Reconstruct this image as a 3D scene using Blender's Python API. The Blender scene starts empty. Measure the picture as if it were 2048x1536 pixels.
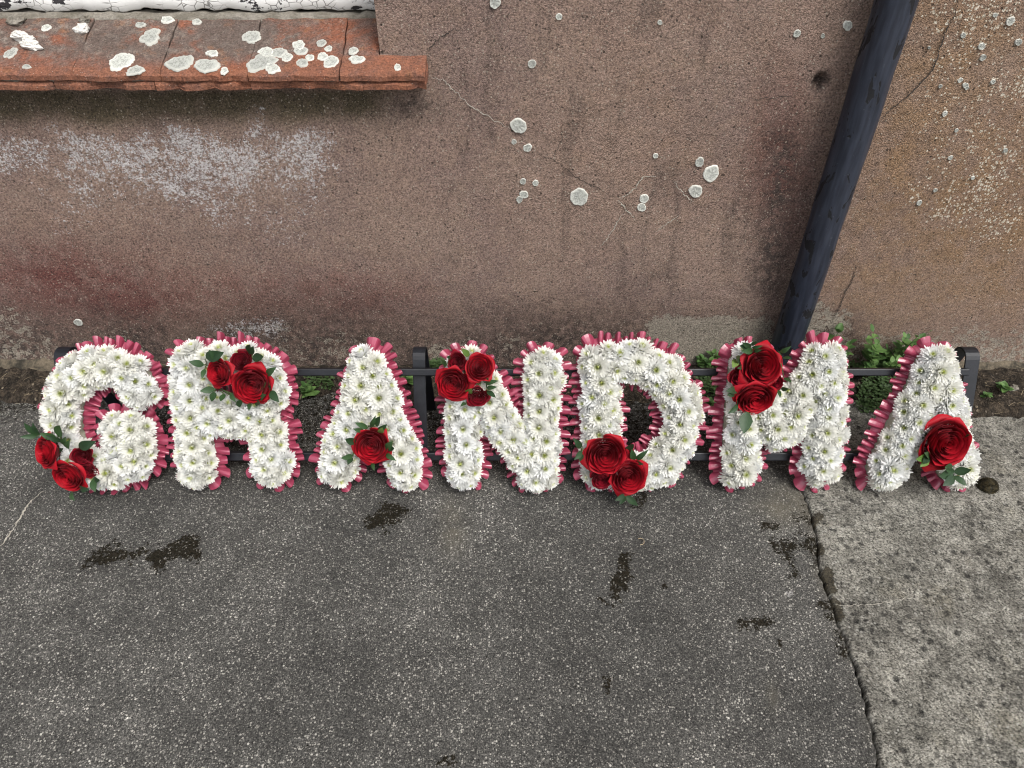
import bpy, bmesh, math, random
import numpy as np
from mathutils import Vector, Matrix, Euler

random.seed(7)
RNG = np.random.default_rng(11)
R_ = math.radians
S = bpy.context.scene
COL = S.collection

# ------------------------------------------------------------------ camera
F_PX = 1400.0            # focal length in photo pixels (photo is 2048 wide)
PITCH = R_(40.5)
CAM_H = 1.15
cam_d = bpy.data.cameras.new('camera')
cam = bpy.data.objects.new('camera', cam_d)
COL.objects.link(cam)
cam.location = (0, 0, CAM_H)
cam.rotation_euler = (math.pi / 2 - PITCH, 0, 0)
cam_d.sensor_fit = 'HORIZONTAL'
cam_d.sensor_width = 36
cam_d.lens = F_PX / 2048 * 36
cam_d.clip_start = 0.02
cam_d.clip_end = 500
S.camera = cam

# ------------------------------------------------------------------ world and sun (overcast)
SUN_EL, SUN_AZ = R_(56), R_(148)
w = bpy.data.worlds.new('World'); S.world = w; w.use_nodes = True
nt = w.node_tree
bg = nt.nodes['Background']
sky = nt.nodes.new('ShaderNodeTexSky'); sky.sky_type = 'NISHITA'; sky.sun_disc = False
sky.sun_elevation = SUN_EL; sky.sun_rotation = SUN_AZ
sky.air_density = 1.0; sky.dust_density = 3.0; sky.ozone_density = 1.0
hs = nt.nodes.new('ShaderNodeHueSaturation'); hs.inputs['Saturation'].default_value = 0.28
nt.links.new(sky.outputs[0], hs.inputs['Color']); nt.links.new(hs.outputs[0], bg.inputs['Color'])
bg.inputs['Strength'].default_value = 0.13
sl = bpy.data.lights.new('sun', 'SUN'); sl.energy = 1.4; sl.angle = R_(24); sl.color = (1.0, 0.965, 0.92)
so = bpy.data.objects.new('sun', sl); COL.objects.link(so)
sd = Vector((math.sin(SUN_AZ) * math.cos(SUN_EL), math.cos(SUN_AZ) * math.cos(SUN_EL), math.sin(SUN_EL)))
so.rotation_euler = sd.to_track_quat('Z', 'Y').to_euler(); so.location = sd * 8
S.view_settings.view_transform = 'Standard'
S.view_settings.look = 'None'
S.view_settings.gamma = 1.0
S.view_settings.exposure = 0.88
S.view_settings.use_curve_mapping = False
S.cycles.max_bounces = 5; S.cycles.diffuse_bounces = 3; S.cycles.glossy_bounces = 2; S.cycles.transmission_bounces = 3
S.cycles.filter_width = 1.1
S.cycles.use_adaptive_sampling = True; S.cycles.adaptive_threshold = 0.02

# ------------------------------------------------------------------ real-world layout
WALL_Y = 1.391           # face of the rendered wall
LEAN = R_(62)            # letters lean back by this angle from the ground
LET_Y = 1.005            # line where the letters' back plane meets the ground
FWD = np.array([0, math.cos(PITCH), -math.sin(PITCH)])
UPV = np.array([0, math.sin(PITCH), math.cos(PITCH)])
EYE = np.array([0, 0, CAM_H])

def ray(px, py):
    return FWD + np.array([1, 0, 0]) * ((px - 1024) / F_PX) - UPV * ((py - 768) / F_PX)
def hit_y(px, py, y):                                  # point of an upright plane
    d = ray(px, py); return EYE + d * (y / d[1])
def hit_z(px, py, z=0.0):                              # point of a level plane
    d = ray(px, py); return EYE + d * ((z - CAM_H) / d[2])
LN = np.array([0, -math.sin(LEAN), math.cos(LEAN)])    # normal of the letters
LU = np.array([0, math.cos(LEAN), math.sin(LEAN)])     # up along the letters
LO = np.array([0, LET_Y, 0.0])
def hit_l(px, py, zf):                                 # x, y on the plane zf in front of the letters' backs
    d = ray(px, py); o = LO + LN * zf
    p = EYE + d * (np.dot(o - EYE, LN) / np.dot(d, LN))
    q = p - LO
    return np.array([q[0], np.dot(q, LU)])

# ------------------------------------------------------------------ helpers
def tag(o, label=None, cat=None, group=None, kind=None):
    if label: o['label'] = label
    if cat: o['category'] = cat
    if group: o['group'] = group
    if kind: o['kind'] = kind
    return o

def empty(name, loc=(0, 0, 0), rot=(0, 0, 0), parent=None):
    o = bpy.data.objects.new(name, None); COL.objects.link(o)
    o.empty_display_size = 0.05
    o.location = loc; o.rotation_euler = rot
    if parent: o.parent = parent
    return o

def link(name, me, parent=None, loc=None, rot=None, scale=None):
    o = bpy.data.objects.new(name, me); COL.objects.link(o)
    if parent: o.parent = parent
    if loc is not None: o.location = loc
    if rot is not None: o.rotation_euler = rot
    if scale is not None: o.scale = (scale,) * 3 if np.isscalar(scale) else scale
    return o

def mesh(name, verts, faces, mat=None, smooth=True, attrs=None):
    me = bpy.data.meshes.new(name)
    me.from_pydata([tuple(map(float, v)) for v in verts], [], [tuple(map(int, f)) for f in faces])
    if mat: me.materials.append(mat)
    if smooth and len(me.polygons): me.polygons.foreach_set('use_smooth', [True] * len(me.polygons))
    if attrs:
        for k, a in attrs.items():
            at = me.attributes.new(k, 'FLOAT', 'POINT')
            at.data.foreach_set('value', np.asarray(a, dtype=np.float32).ravel())
    me.update()
    return me

def fast_mesh(name, V, Q, mat, attrs=None, smooth=True):
    V = np.asarray(V, dtype=np.float32); Q = np.asarray(Q, dtype=np.int32)
    me = bpy.data.meshes.new(name)
    me.vertices.add(len(V)); me.vertices.foreach_set('co', V.ravel())
    me.loops.add(Q.size); me.loops.foreach_set('vertex_index', Q.ravel())
    k = Q.shape[1]
    me.polygons.add(len(Q))
    me.polygons.foreach_set('loop_start', np.arange(0, Q.size, k, dtype=np.int32))
    me.polygons.foreach_set('use_smooth', np.full(len(Q), smooth))
    me.materials.append(mat)
    if attrs:
        for n, a in attrs.items():
            at = me.attributes.new(n, 'FLOAT', 'POINT')
            at.data.foreach_set('value', np.asarray(a, dtype=np.float32).ravel())
    me.update(calc_edges=True); me.validate()
    return me

def grid_faces(nr, nc, skip=None):
    i = np.arange(nr * nc).reshape(nr, nc)
    q = np.stack([i[:-1, :-1], i[:-1, 1:], i[1:, 1:], i[1:, :-1]], -1)
    if skip is not None: return q[~skip]
    return q.reshape(-1, 4)

class MB:
    """collects boxes and tubes, then becomes one mesh"""
    def __init__(s): s.v = []; s.f = []
    def add(s, v, f):
        b = len(s.v); s.v += [tuple(x) for x in v]; s.f += [tuple(i + b for i in q) for q in f]
    def box(s, lo, hi):
        (a, b, c), (d, e, g) = lo, hi
        s.add([(a, b, c), (d, b, c), (d, e, c), (a, e, c), (a, b, g), (d, b, g), (d, e, g), (a, e, g)],
              [(0, 3, 2, 1), (4, 5, 6, 7), (0, 1, 5, 4), (1, 2, 6, 5), (2, 3, 7, 6), (3, 0, 4, 7)])
    def tube(s, pts, rad, n=6):
        pts = [Vector(p) for p in pts]; rs = rad if hasattr(rad, '__len__') else [rad] * len(pts)
        ring = []
        for i, p in enumerate(pts):
            t = (pts[min(i + 1, len(pts) - 1)] - pts[max(i - 1, 0)]).normalized()
            a = t.orthogonal().normalized(); b = t.cross(a)
            ring.append([p + (a * math.cos(k * 2 * math.pi / n) + b * math.sin(k * 2 * math.pi / n)) * rs[i] for k in range(n)])
        v = [x for r in ring for x in r]; f = []
        for i in range(len(pts) - 1):
            for k in range(n):
                f.append((i * n + k, i * n + (k + 1) % n, (i + 1) * n + (k + 1) % n, (i + 1) * n + k))
        f.append(tuple(range(n))[::-1]); f.append(tuple((len(pts) - 1) * n + k for k in range(n)))
        s.add(v, f)
    def mesh(s, name, mat, smooth=False): return mesh(name, s.v, s.f, mat, smooth)

def bevel(o, wd, seg=2):
    m = o.modifiers.new('bevel', 'BEVEL'); m.width = wd; m.segments = seg; m.limit_method = 'ANGLE'; m.angle_limit = R_(40)
    return o

def hash2(ix, iy, seed):
    h = np.sin(ix * 127.1 + iy * 311.7 + seed * 74.7) * 43758.5453
    return h - np.floor(h)
def vnoise(x, y, seed=0):
    x = np.asarray(x, float); y = np.asarray(y, float)
    ix, iy = np.floor(x), np.floor(y); fx, fy = x - ix, y - iy
    fx = fx * fx * (3 - 2 * fx); fy = fy * fy * (3 - 2 * fy)
    a, b = hash2(ix, iy, seed), hash2(ix + 1, iy, seed)
    c, d = hash2(ix, iy + 1, seed), hash2(ix + 1, iy + 1, seed)
    return (a * (1 - fx) + b * fx) * (1 - fy) + (c * (1 - fx) + d * fx) * fy
def fbm(x, y, seed=0, o=4):
    t = 0; a = 0.5; s = 0
    for k in range(o):
        t = t + a * vnoise(x * 2 ** k, y * 2 ** k, seed + k * 3.3); s += a; a *= 0.55
    return t / s
def sstep(a, b, x):
    t = np.clip((x - a) / (b - a), 0, 1); return t * t * (3 - 2 * t)
def seg_dist(X, Y, pts):
    d = np.full(np.shape(X), 1e9)
    for (ax, ay), (bx, by) in zip(pts[:-1], pts[1:]):
        vx, vy = bx - ax, by - ay; L = vx * vx + vy * vy + 1e-12
        t = np.clip(((X - ax) * vx + (Y - ay) * vy) / L, 0, 1)
        d = np.minimum(d, np.hypot(X - ax - t * vx, Y - ay - t * vy))
    return d

# ------------------------------------------------------------------ node materials
class NT:
    def __init__(s, name, flat=None):                   # flat: 'xy' or 'xz' for textures laid on that plane
        s.dim = '2D' if flat else '3D'
        s.m = bpy.data.materials.new(name); s.m.use_nodes = True
        s.t = s.m.node_tree; s.t.nodes.clear()
        s.out = s.t.nodes.new('ShaderNodeOutputMaterial')
        s.co = s.t.nodes.new('ShaderNodeTexCoord').outputs['Object']
        if flat == 'xz':
            a, b = s.n('SeparateXYZ'), s.n('CombineXYZ'); s.put(a.inputs[0], s.co)
            s.put(b.inputs[0], a.outputs[0]); s.put(b.inputs[1], a.outputs[2]); s.co = b.outputs[0]
    def n(s, typ, **props):
        nd = s.t.nodes.new('ShaderNode' + typ)
        for k, v in props.items(): setattr(nd, k, v)
        return nd
    def put(s, sock, v):
        if isinstance(v, bpy.types.NodeSocket): s.t.links.new(v, sock)
        elif isinstance(v, tuple) and len(v) == 3 and sock.type == 'RGBA': sock.default_value = (*v, 1)
        else: sock.default_value = v
    def noise(s, scale, detail=3, rough=0.55, vec=None, dist=0.0):
        nd = s.n('TexNoise', noise_dimensions=s.dim); s.put(nd.inputs['Vector'], vec or s.co)
        nd.inputs['Scale'].default_value = scale; nd.inputs['Detail'].default_value = detail
        nd.inputs['Roughness'].default_value = rough; nd.inputs['Distortion'].default_value = dist
        return nd.outputs['Fac']
    def vor(s, scale, vec=None, rnd=1.0, feature='F1'):
        nd = s.n('TexVoronoi', feature=feature, voronoi_dimensions=s.dim); s.put(nd.inputs['Vector'], vec or s.co)
        nd.inputs['Scale'].default_value = scale; nd.inputs['Randomness'].default_value = rnd
        return nd
    def cell(s, scale, vec=None):                       # one random value per cell, distance to its centre
        nd = s.vor(scale, vec); sep = s.n('SeparateColor'); s.put(sep.inputs[0], nd.outputs['Color'])
        return sep.outputs[0], nd.outputs['Distance'], sep.outputs[1]
    def math(s, op, a, b=0.0, c=0.0, clamp=False):
        nd = s.n('Math', operation=op); nd.use_clamp = clamp
        s.put(nd.inputs[0], a); s.put(nd.inputs[1], b)
        if op in ('MULTIPLY_ADD', 'SMOOTH_MIN'): s.put(nd.inputs[2], c)
        return nd.outputs[0]
    def mul(s, a, b): return s.math('MULTIPLY', a, b)
    def add(s, a, b): return s.math('ADD', a, b)
    def rng(s, v, a, b, c=0.0, d=1.0, smooth=True):
        nd = s.n('MapRange'); nd.interpolation_type = 'SMOOTHSTEP' if smooth else 'LINEAR'
        s.put(nd.inputs['Value'], v)
        for k, x in (('From Min', a), ('From Max', b), ('To Min', c), ('To Max', d)): nd.inputs[k].default_value = x
        return nd.outputs[0]
    def mix(s, f, a, b, mode='MIX'):
        nd = s.n('Mix', data_type='RGBA', blend_type=mode); nd.clamp_factor = True
        s.put(nd.inputs[0], f); s.put(nd.inputs[6], a); s.put(nd.inputs[7], b)
        return nd.outputs[2]
    def scale_col(s, c, f):                             # colour times a number
        nd = s.n('VectorMath', operation='SCALE'); s.put(nd.inputs[0], c); s.put(nd.inputs['Scale'], f)
        return nd.outputs[0]
    def ramp(s, v, stops):
        nd = s.n('ValToRGB'); s.put(nd.inputs[0], v); e = nd.color_ramp.elements
        while len(e) < len(stops): e.new(0.5)
        for i, (p, c) in enumerate(stops): e[i].position = p; e[i].color = (*c, 1)
        return nd.outputs[0]
    def attr(s, name):
        nd = s.n('Attribute', attribute_name=name); return nd.outputs['Fac']
    def objrand(s): return s.n('ObjectInfo').outputs['Random']
    def bump(s, h, strength=0.5, dist=0.002, normal=None):
        nd = s.n('Bump'); s.put(nd.inputs['Height'], h)
        nd.inputs['Strength'].default_value = strength; nd.inputs['Distance'].default_value = dist
        if normal is not None: s.put(nd.inputs['Normal'], normal)
        return nd.outputs[0]
    def pbr(s, col, rough=0.7, normal=None, **kw):
        p = s.n('BsdfPrincipled'); s.put(p.inputs['Base Color'], col); s.put(p.inputs['Roughness'], rough)
        if normal is not None: s.put(p.inputs['Normal'], normal)
        for k, v in kw.items(): s.put(p.inputs[k.replace('_', ' ')], v)
        s.t.links.new(p.outputs[0], s.out.inputs['Surface'])
        s.p = p
        return s.m
    def translucent(s, col, f):
        tr = s.n('BsdfTranslucent'); s.put(tr.inputs[0], col)
        mx = s.n('MixShader'); mx.inputs[0].default_value = f
        s.t.links.new(s.p.outputs[0], mx.inputs[1]); s.t.links.new(tr.outputs[0], mx.inputs[2])
        s.t.links.new(mx.outputs[0], s.out.inputs['Surface'])
        return s.m

def m_wall():
    t = NT('rendered_wall', 'xz')
    c1, d1, e1 = t.cell(430); c2, d2, e2 = t.cell(250); c3, d3, e3 = t.cell(150); c4, d4, e4 = t.cell(95)
    big = t.noise(3.2, 4); mid = t.noise(22, 4, 0.6); fine = t.noise(260, 3, 0.7)
    col = t.mix(t.rng(big, .35, .65), (.222, .160, .128), (.190, .136, .114))
    col = t.mix(t.rng(mid, .40, .75, 0, .5), col, (.250, .182, .138))
    col = t.mix(t.mul(t.attr('red'), t.rng(mid, .25, .6, .5, 1)), col, (.118, .050, .042))
    col = t.mix(t.mul(t.attr('orange'), t.rng(mid, .25, .7, .45, 1)), col, (.205, .128, .072))
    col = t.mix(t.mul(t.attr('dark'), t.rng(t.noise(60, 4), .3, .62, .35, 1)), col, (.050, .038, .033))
    col = t.mix(t.mul(t.attr('olive'), t.rng(mid, .2, .6, .65, 1)), col, (.075, .060, .036))
    bare = t.math('GREATER_THAN', t.add(t.attr('bare'), t.mul(t.add(t.mul(fine, .7), t.mul(c4, .3)), .9)), 0.95)
    col = t.mix(t.mul(bare, .9), col, t.mix(mid, (.205, .180, .145), (.285, .255, .208)))
    g = t.add(t.rng(c1, 0, 1, .66, 1.34, False), t.rng(c2, 0, 1, -.12, .12, False))
    g = t.add(g, t.rng(fine, .3, .7, -.30, .30))
    col = t.scale_col(col, g)
    sp = t.mul(t.math('GREATER_THAN', c3, .93), t.rng(d3, .16, .30, 1, 0))
    col = t.mix(t.mul(sp, .7), col, (.36, .31, .25))
    sp2 = t.mul(t.math('GREATER_THAN', e1, .90), t.rng(d1, .25, .45, 1, 0))
    col = t.mix(t.mul(sp2, .55), col, (.36, .30, .245))
    pit = t.mul(t.math('GREATER_THAN', e3, .985), t.rng(d3, .20, .40, 1, 0))
    col = t.mix(t.mul(pit, .75), col, (.022, .017, .014))
    wn = t.add(t.mul(t.noise(150, 4, .75), .50), t.add(t.mul(t.noise(46, 4, .65), .30), t.mul(t.noise(420, 2, .6), .20)))
    fl = t.rng(t.add(t.attr('white'), wn), .992, 1.008)
    fl = t.mul(fl, t.rng(c1, .0, .5, .25, 1))
    col = t.mix(t.mul(fl, .80), col, t.mix(c1, (.28, .265, .26), (.56, .55, .545)))
    s1 = t.mul(t.math('GREATER_THAN', t.add(t.attr('speck'), c4), 1.50), t.rng(t.add(d4, t.mul(t.noise(260, 2), .5)), .46, .58, 1, 0))
    c5, d5, e5 = t.cell(200)
    s2 = t.mul(t.math('GREATER_THAN', t.add(t.attr('speck'), c5), 1.45), t.rng(d5, .30, .42, 1, 0))
    s12 = t.math('MAXIMUM', s1, s2)
    col = t.mix(t.mul(s12, .8), col, t.mix(c2, (.42, .37, .28), (.62, .58, .49)))
    h = t.add(t.mul(t.math('SUBTRACT', 1, d1), .8), t.mul(fine, 1.1))
    h = t.add(h, t.mul(mid, .8)); h = t.math('SUBTRACT', h, t.mul(pit, 1.2))
    h = t.math('SUBTRACT', h, t.mul(bare, .5))
    return t.pbr(col, .93, t.bump(h, .85, .0020), Specular_IOR_Level=.25)

def m_asphalt():
    t = NT('asphalt', 'xy')
    c1, d1, e1 = t.cell(300); c2, d2, e2 = t.cell(520); c3, d3, e3 = t.cell(125)
    big = t.noise(2.4, 4); mid = t.noise(14, 4, .6); fine = t.noise(380, 3, .7)
    col = t.scale_col((.060, .058, .053), t.add(t.rng(c2, 0, 1, .35, 1.35, False), t.rng(fine, .3, .7, -.35, .45)))
    st2 = t.mul(t.math('GREATER_THAN', c2, .74), t.rng(t.math('SUBTRACT', d2, t.mul(e2, .22)), .22, .34, 1, 0))
    col = t.mix(st2, col, t.mix(t.rng(e2, .5, 1), (.115, .110, .10), (.27, .258, .23)))
    st1 = t.mul(t.math('GREATER_THAN', c1, .76), t.rng(t.math('SUBTRACT', d1, t.mul(e1, .20)), .20, .32, 1, 0))
    col = t.mix(st1, col, t.mix(t.rng(e1, .45, 1), (.105, .101, .092), (.34, .325, .29)))
    st3 = t.mul(t.math('GREATER_THAN', c3, .94), t.rng(t.add(d3, t.mul(fine, .25)), .30, .37, 1, 0))
    col = t.mix(t.mul(st3, .9), col, t.mix(e3, (.20, .19, .165), (.52, .50, .45)))
    col = t.scale_col(col, t.rng(big, .3, .7, .82, 1.14))
    col = t.scale_col(col, t.rng(mid, .3, .7, .84, 1.14))
    col = t.mix(t.mul(t.attr('tan'), t.rng(mid, .3, .6, .2, .6)), col, (.125, .110, .078))
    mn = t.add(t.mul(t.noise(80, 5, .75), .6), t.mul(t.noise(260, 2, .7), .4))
    ms = t.rng(t.add(t.attr('moss'), t.add(t.mul(mn, 3.4), -1.2)), .95, 1.10)  # moss stains, plus the shade painted on the asphalt behind the letters
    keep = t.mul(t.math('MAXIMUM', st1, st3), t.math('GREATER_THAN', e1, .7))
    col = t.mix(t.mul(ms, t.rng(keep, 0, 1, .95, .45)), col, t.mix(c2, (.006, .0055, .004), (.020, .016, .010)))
    wh = t.math('GREATER_THAN', t.add(t.attr('white'), mn), 1.0)
    col = t.mix(t.mul(wh, .8), col, t.mix(c1, (.22, .21, .20), (.44, .43, .41)))
    h = t.add(t.mul(st1, .7), t.add(t.mul(st2, .4), t.mul(fine, .8))); h = t.add(h, t.mul(ms, .6))
    return t.pbr(col, .85, t.bump(h, .55, .0018), Specular_IOR_Level=t.rng(ms, 0, 1, .32, .04))

def m_concrete():
    t = NT('concrete', 'xy')
    c1, d1, e1 = t.cell(380); c2, d2, e2 = t.cell(170); c3, d3, e3 = t.cell(54)
    big = t.noise(3.5, 4); mid = t.noise(34, 5, .7); fine = t.noise(230, 3, .75)
    col = t.mix(t.rng(big, .3, .7), (.128, .121, .104), (.178, .170, .146))
    col = t.mix(t.rng(mid, .42, .62, 0, .6), col, (.285, .274, .238))
    col = t.mix(t.rng(t.noise(9, 4), .56, .74, 0, .35), col, (.19, .172, .125))
    dk = t.mul(t.math('GREATER_THAN', t.add(c3, t.rng(t.noise(5, 3), .35, .65, -.35, .30)), .55), t.rng(t.add(d3, t.mul(t.noise(110, 5, .8), .95)), .58, .96, 1, 0))
    col = t.mix(t.mul(dk, t.rng(e3, 0, 1, .30, .90)), col, (.030, .029, .026))
    col = t.scale_col(col, t.rng(t.noise(11, 5, .7), .32, .68, .72, 1.18))
    col = t.scale_col(col, t.add(t.rng(c1, 0, 1, .45, 1.35, False), t.rng(fine, .3, .7, -.42, .50)))
    sp = t.mul(t.math('GREATER_THAN', c2, .93), t.rng(d2, .3, .46, 1, 0))
    col = t.mix(t.mul(sp, .6), col, (.36, .35, .315))
    mn = t.add(t.mul(t.noise(70, 4, .7), .6), t.mul(t.noise(240, 2, .7), .4))
    ms = t.rng(t.add(t.attr('moss'), mn), .97, 1.03)
    col = t.mix(t.mul(ms, .85), col, t.mix(c1, (.014, .012, .008), (.045, .035, .018)))
    h = t.add(t.mul(t.math('SUBTRACT', 1, d1), .7), t.add(t.mul(fine, 1.0), t.mul(mid, 1.2)))
    return t.pbr(col, .9, t.bump(h, .85, .0026), Specular_IOR_Level=.25)

def m_soil():
    t = NT('soil', 'xy')
    c1, d1, e1 = t.cell(260); c2, d2, e2 = t.cell(110)
    mid = t.noise(30, 5, .7)
    col = t.mix(t.rng(mid, .35, .7), (.020, .016, .012), (.062, .048, .034))
    col = t.scale_col(col, t.rng(c1, 0, 1, .4, 1.7, False))
    col = t.mix(t.mul(t.math('GREATER_THAN', c2, .94), t.rng(d2, .25, .4, .8, 0)), col, (.22, .18, .13))
    return t.pbr(col, .95, t.bump(t.add(t.mul(mid, 1.6), t.math('SUBTRACT', 1, d1)), 1.0, .004), Specular_IOR_Level=.2)

def m_tile():
    t = NT('clay_tile')
    r = t.objrand()
    big = t.noise(13, 5, .6); mid = t.noise(55, 4, .65); fine = t.noise(330, 3, .7)
    c1, d1, e1 = t.cell(330)
    gm_ = t.attr('grime')
    col = t.mix(t.rng(big, .35, .65), (.215, .080, .045), (.165, .070, .047))
    col = t.mix(t.mul(t.rng(t.add(big, t.mul(r, .16)), .46, .62, 0, .9), t.rng(gm_, .2, .9, .35, 1)), col, (.125, .095, .080))
    col = t.mix(t.mul(t.rng(mid, .45, .66), gm_), col, (.195, .160, .135))
    col = t.mix(t.rng(t.noise(24, 4, .6), .58, .70, 0, .5), col, (.27, .115, .048))
    col = t.mix(t.mul(t.rng(gm_, .25, .34, .75, 0), t.rng(mid, .3, .6)), col, (.225, .088, .048))
    col = t.mix(t.mul(t.rng(t.noise(8, 4, .6), .44, .60), t.rng(gm_, .3, .9, .1, .6)), col, (.095, .070, .058))
    col = t.scale_col(col, t.add(t.rng(fine, .3, .7, .66, 1.26), t.rng(c1, 0, 1, -.25, .25, False)))
    col = t.mix(t.mul(t.math('GREATER_THAN', e1, .95), t.rng(d1, .2, .36, .6, 0)), col, (.36, .33, .29))
    h = t.add(t.mul(mid, 1.4), t.mul(fine, .8))
    return t.pbr(col, .88, t.bump(h, .9, .0026), Specular_IOR_Level=.3)

def m_simple(name, a, b, scale, rough=.9, bs=.6, bd=.002, sc2=None, **kw):
    t = NT(name); n = t.noise(scale, 5, .65); f = t.noise(sc2 or scale * 7, 3, .65)
    col = t.scale_col(t.mix(t.rng(n, .35, .65), a, b), t.rng(f, .3, .7, .75, 1.25))
    return t.pbr(col, rough, t.bump(t.add(n, t.mul(f, .6)), bs, bd), **kw)

def m_lichen():
    t = NT('lichen')
    f = t.noise(330, 4, .8); n = t.noise(90, 3, .7); r = t.objrand()
    rim = t.attr('rim')
    col = t.mix(t.rng(n, .3, .7), (.42, .43, .385), (.56, .565, .52))
    inner = t.mul(t.rng(f, .47, .56), t.rng(rim, .62, .95, 1, .0))
    col = t.mix(t.mul(inner, .62), col, (.17, .172, .155))
    col = t.mix(t.rng(rim, .70, .95, 0, .75), col, (.60, .59, .53))
    col = t.scale_col(col, t.rng(r, 0, 1, .78, 1.1))
    return t.pbr(col, .95, t.bump(t.add(f, n), .8, .0012), Specular_IOR_Level=.2)

def m_paint():
    t = NT('peeling_white_paint')
    vec = t.n('Mapping'); t.put(vec.inputs[0], t.co); vec.inputs['Scale'].default_value = (.55, 1, 1)
    n = t.noise(26, 5, .72, vec.outputs[0]); n2 = t.noise(150, 3, .6)
    bare = t.rng(t.add(n, t.mul(n2, .10)), .635, .655)
    cr = t.vor(95, vec.outputs[0], feature='DISTANCE_TO_EDGE').outputs['Distance']
    crack = t.mul(t.rng(cr, .015, .05, 1, 0), t.rng(t.noise(18, 2), .4, .6))
    col = t.mix(t.noise(40, 4), (.70, .69, .66), (.80, .79, .77))
    col = t.mix(t.mul(crack, .75), col, (.12, .11, .10))
    col = t.mix(bare, col, t.mix(n2, (.012, .012, .018), (.05, .045, .045)))
    h = t.add(t.mul(bare, -2), t.add(t.mul(crack, -1), t.mul(n2, .3)))
    return t.pbr(col, .6, t.bump(h, .8, .0015))

def m_pipe():
    t = NT('black_pipe_paint')
    st = t.n('Mapping'); t.put(st.inputs[0], t.co); st.inputs['Scale'].default_value = (1, 1, .12)
    brush = t.noise(90, 4, .6, st.outputs[0]); n = t.noise(13, 4, .6); s3 = t.n('Mapping'); t.put(s3.inputs[0], t.co); s3.inputs['Scale'].default_value = (1, 1, .42)
    sc = t.noise(34, 4, .62, s3.outputs[0], .5)
    col = t.mix(t.rng(brush, .35, .65), (.013, .016, .025), (.027, .032, .047))
    chip = t.rng(sc, .575, .590)
    col = t.mix(chip, col, (.004, .004, .006))
    dust = t.rng(t.noise(160, 3, .7), .66, .72, 0, .25)
    col = t.mix(dust, col, (.16, .16, .17))
    h = t.add(t.mul(brush, .6), t.add(t.mul(chip, -.8), t.mul(n, 1.5)))
    return t.pbr(col, t.rng(chip, 0, 1, .42, .7), t.bump(h, .5, .0016), Specular_IOR_Level=.42)

def m_petal_white():
    t = NT('white_petal')
    tint = t.attr('tint')
    col = t.mix(t.rng(t.objrand(), .2, 1), (.92, .915, .86), (.935, .94, .925))
    col = t.mix(t.rng(tint, .12, 1.0), col, (.62, .68, .16))
    t.pbr(col, .62, None, Specular_IOR_Level=.25)
    return t.translucent(col, .44)

def m_centre():
    t = NT('chrysanthemum_centre')
    n = t.noise(700, 2)
    return t.pbr(t.mix(t.rng(n, .4, .6), (.20, .26, .02), (.52, .52, .06)), .8, t.bump(n, .8, .001))

def m_rose(name, a, b):
    t = NT(name)
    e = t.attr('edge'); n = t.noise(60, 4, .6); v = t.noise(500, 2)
    col = t.mix(t.rng(e, .2, 1), a, b)  # depths darker, lips lighter: shading put into an otherwise even petal red
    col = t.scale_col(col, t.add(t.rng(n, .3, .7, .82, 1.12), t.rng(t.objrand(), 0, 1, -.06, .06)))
    t.pbr(col, .55, t.bump(t.add(n, t.mul(v, .3)), .25, .001), Specular_IOR_Level=.22, Sheen_Weight=.12, Sheen_Roughness=.4, Sheen_Tint=(1.0, .25, .3))
    return t.translucent(col, .16)

def m_ribbon():
    t = NT('satin_ribbon')
    n = t.noise(900, 2); f = t.noise(30, 3)
    col = t.mix(t.rng(f, .3, .7), (.37, .056, .104), (.30, .042, .084))
    t.pbr(col, .30, t.bump(t.noise(90, 2), .10, .001), Specular_IOR_Level=.75)
    return t.translucent(col, .12)

def m_leaf(name, a, b, rough=.42, tr=.12):
    t = NT(name)
    n = t.noise(120, 3); r = t.objrand()
    col = t.mix(t.rng(t.add(t.mul(n, .5), t.mul(r, .5)), .2, .8), a, b)
    t.pbr(col, rough, t.bump(n, .3, .001), Specular_IOR_Level=.45)
    return t.translucent(col, tr)

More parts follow.
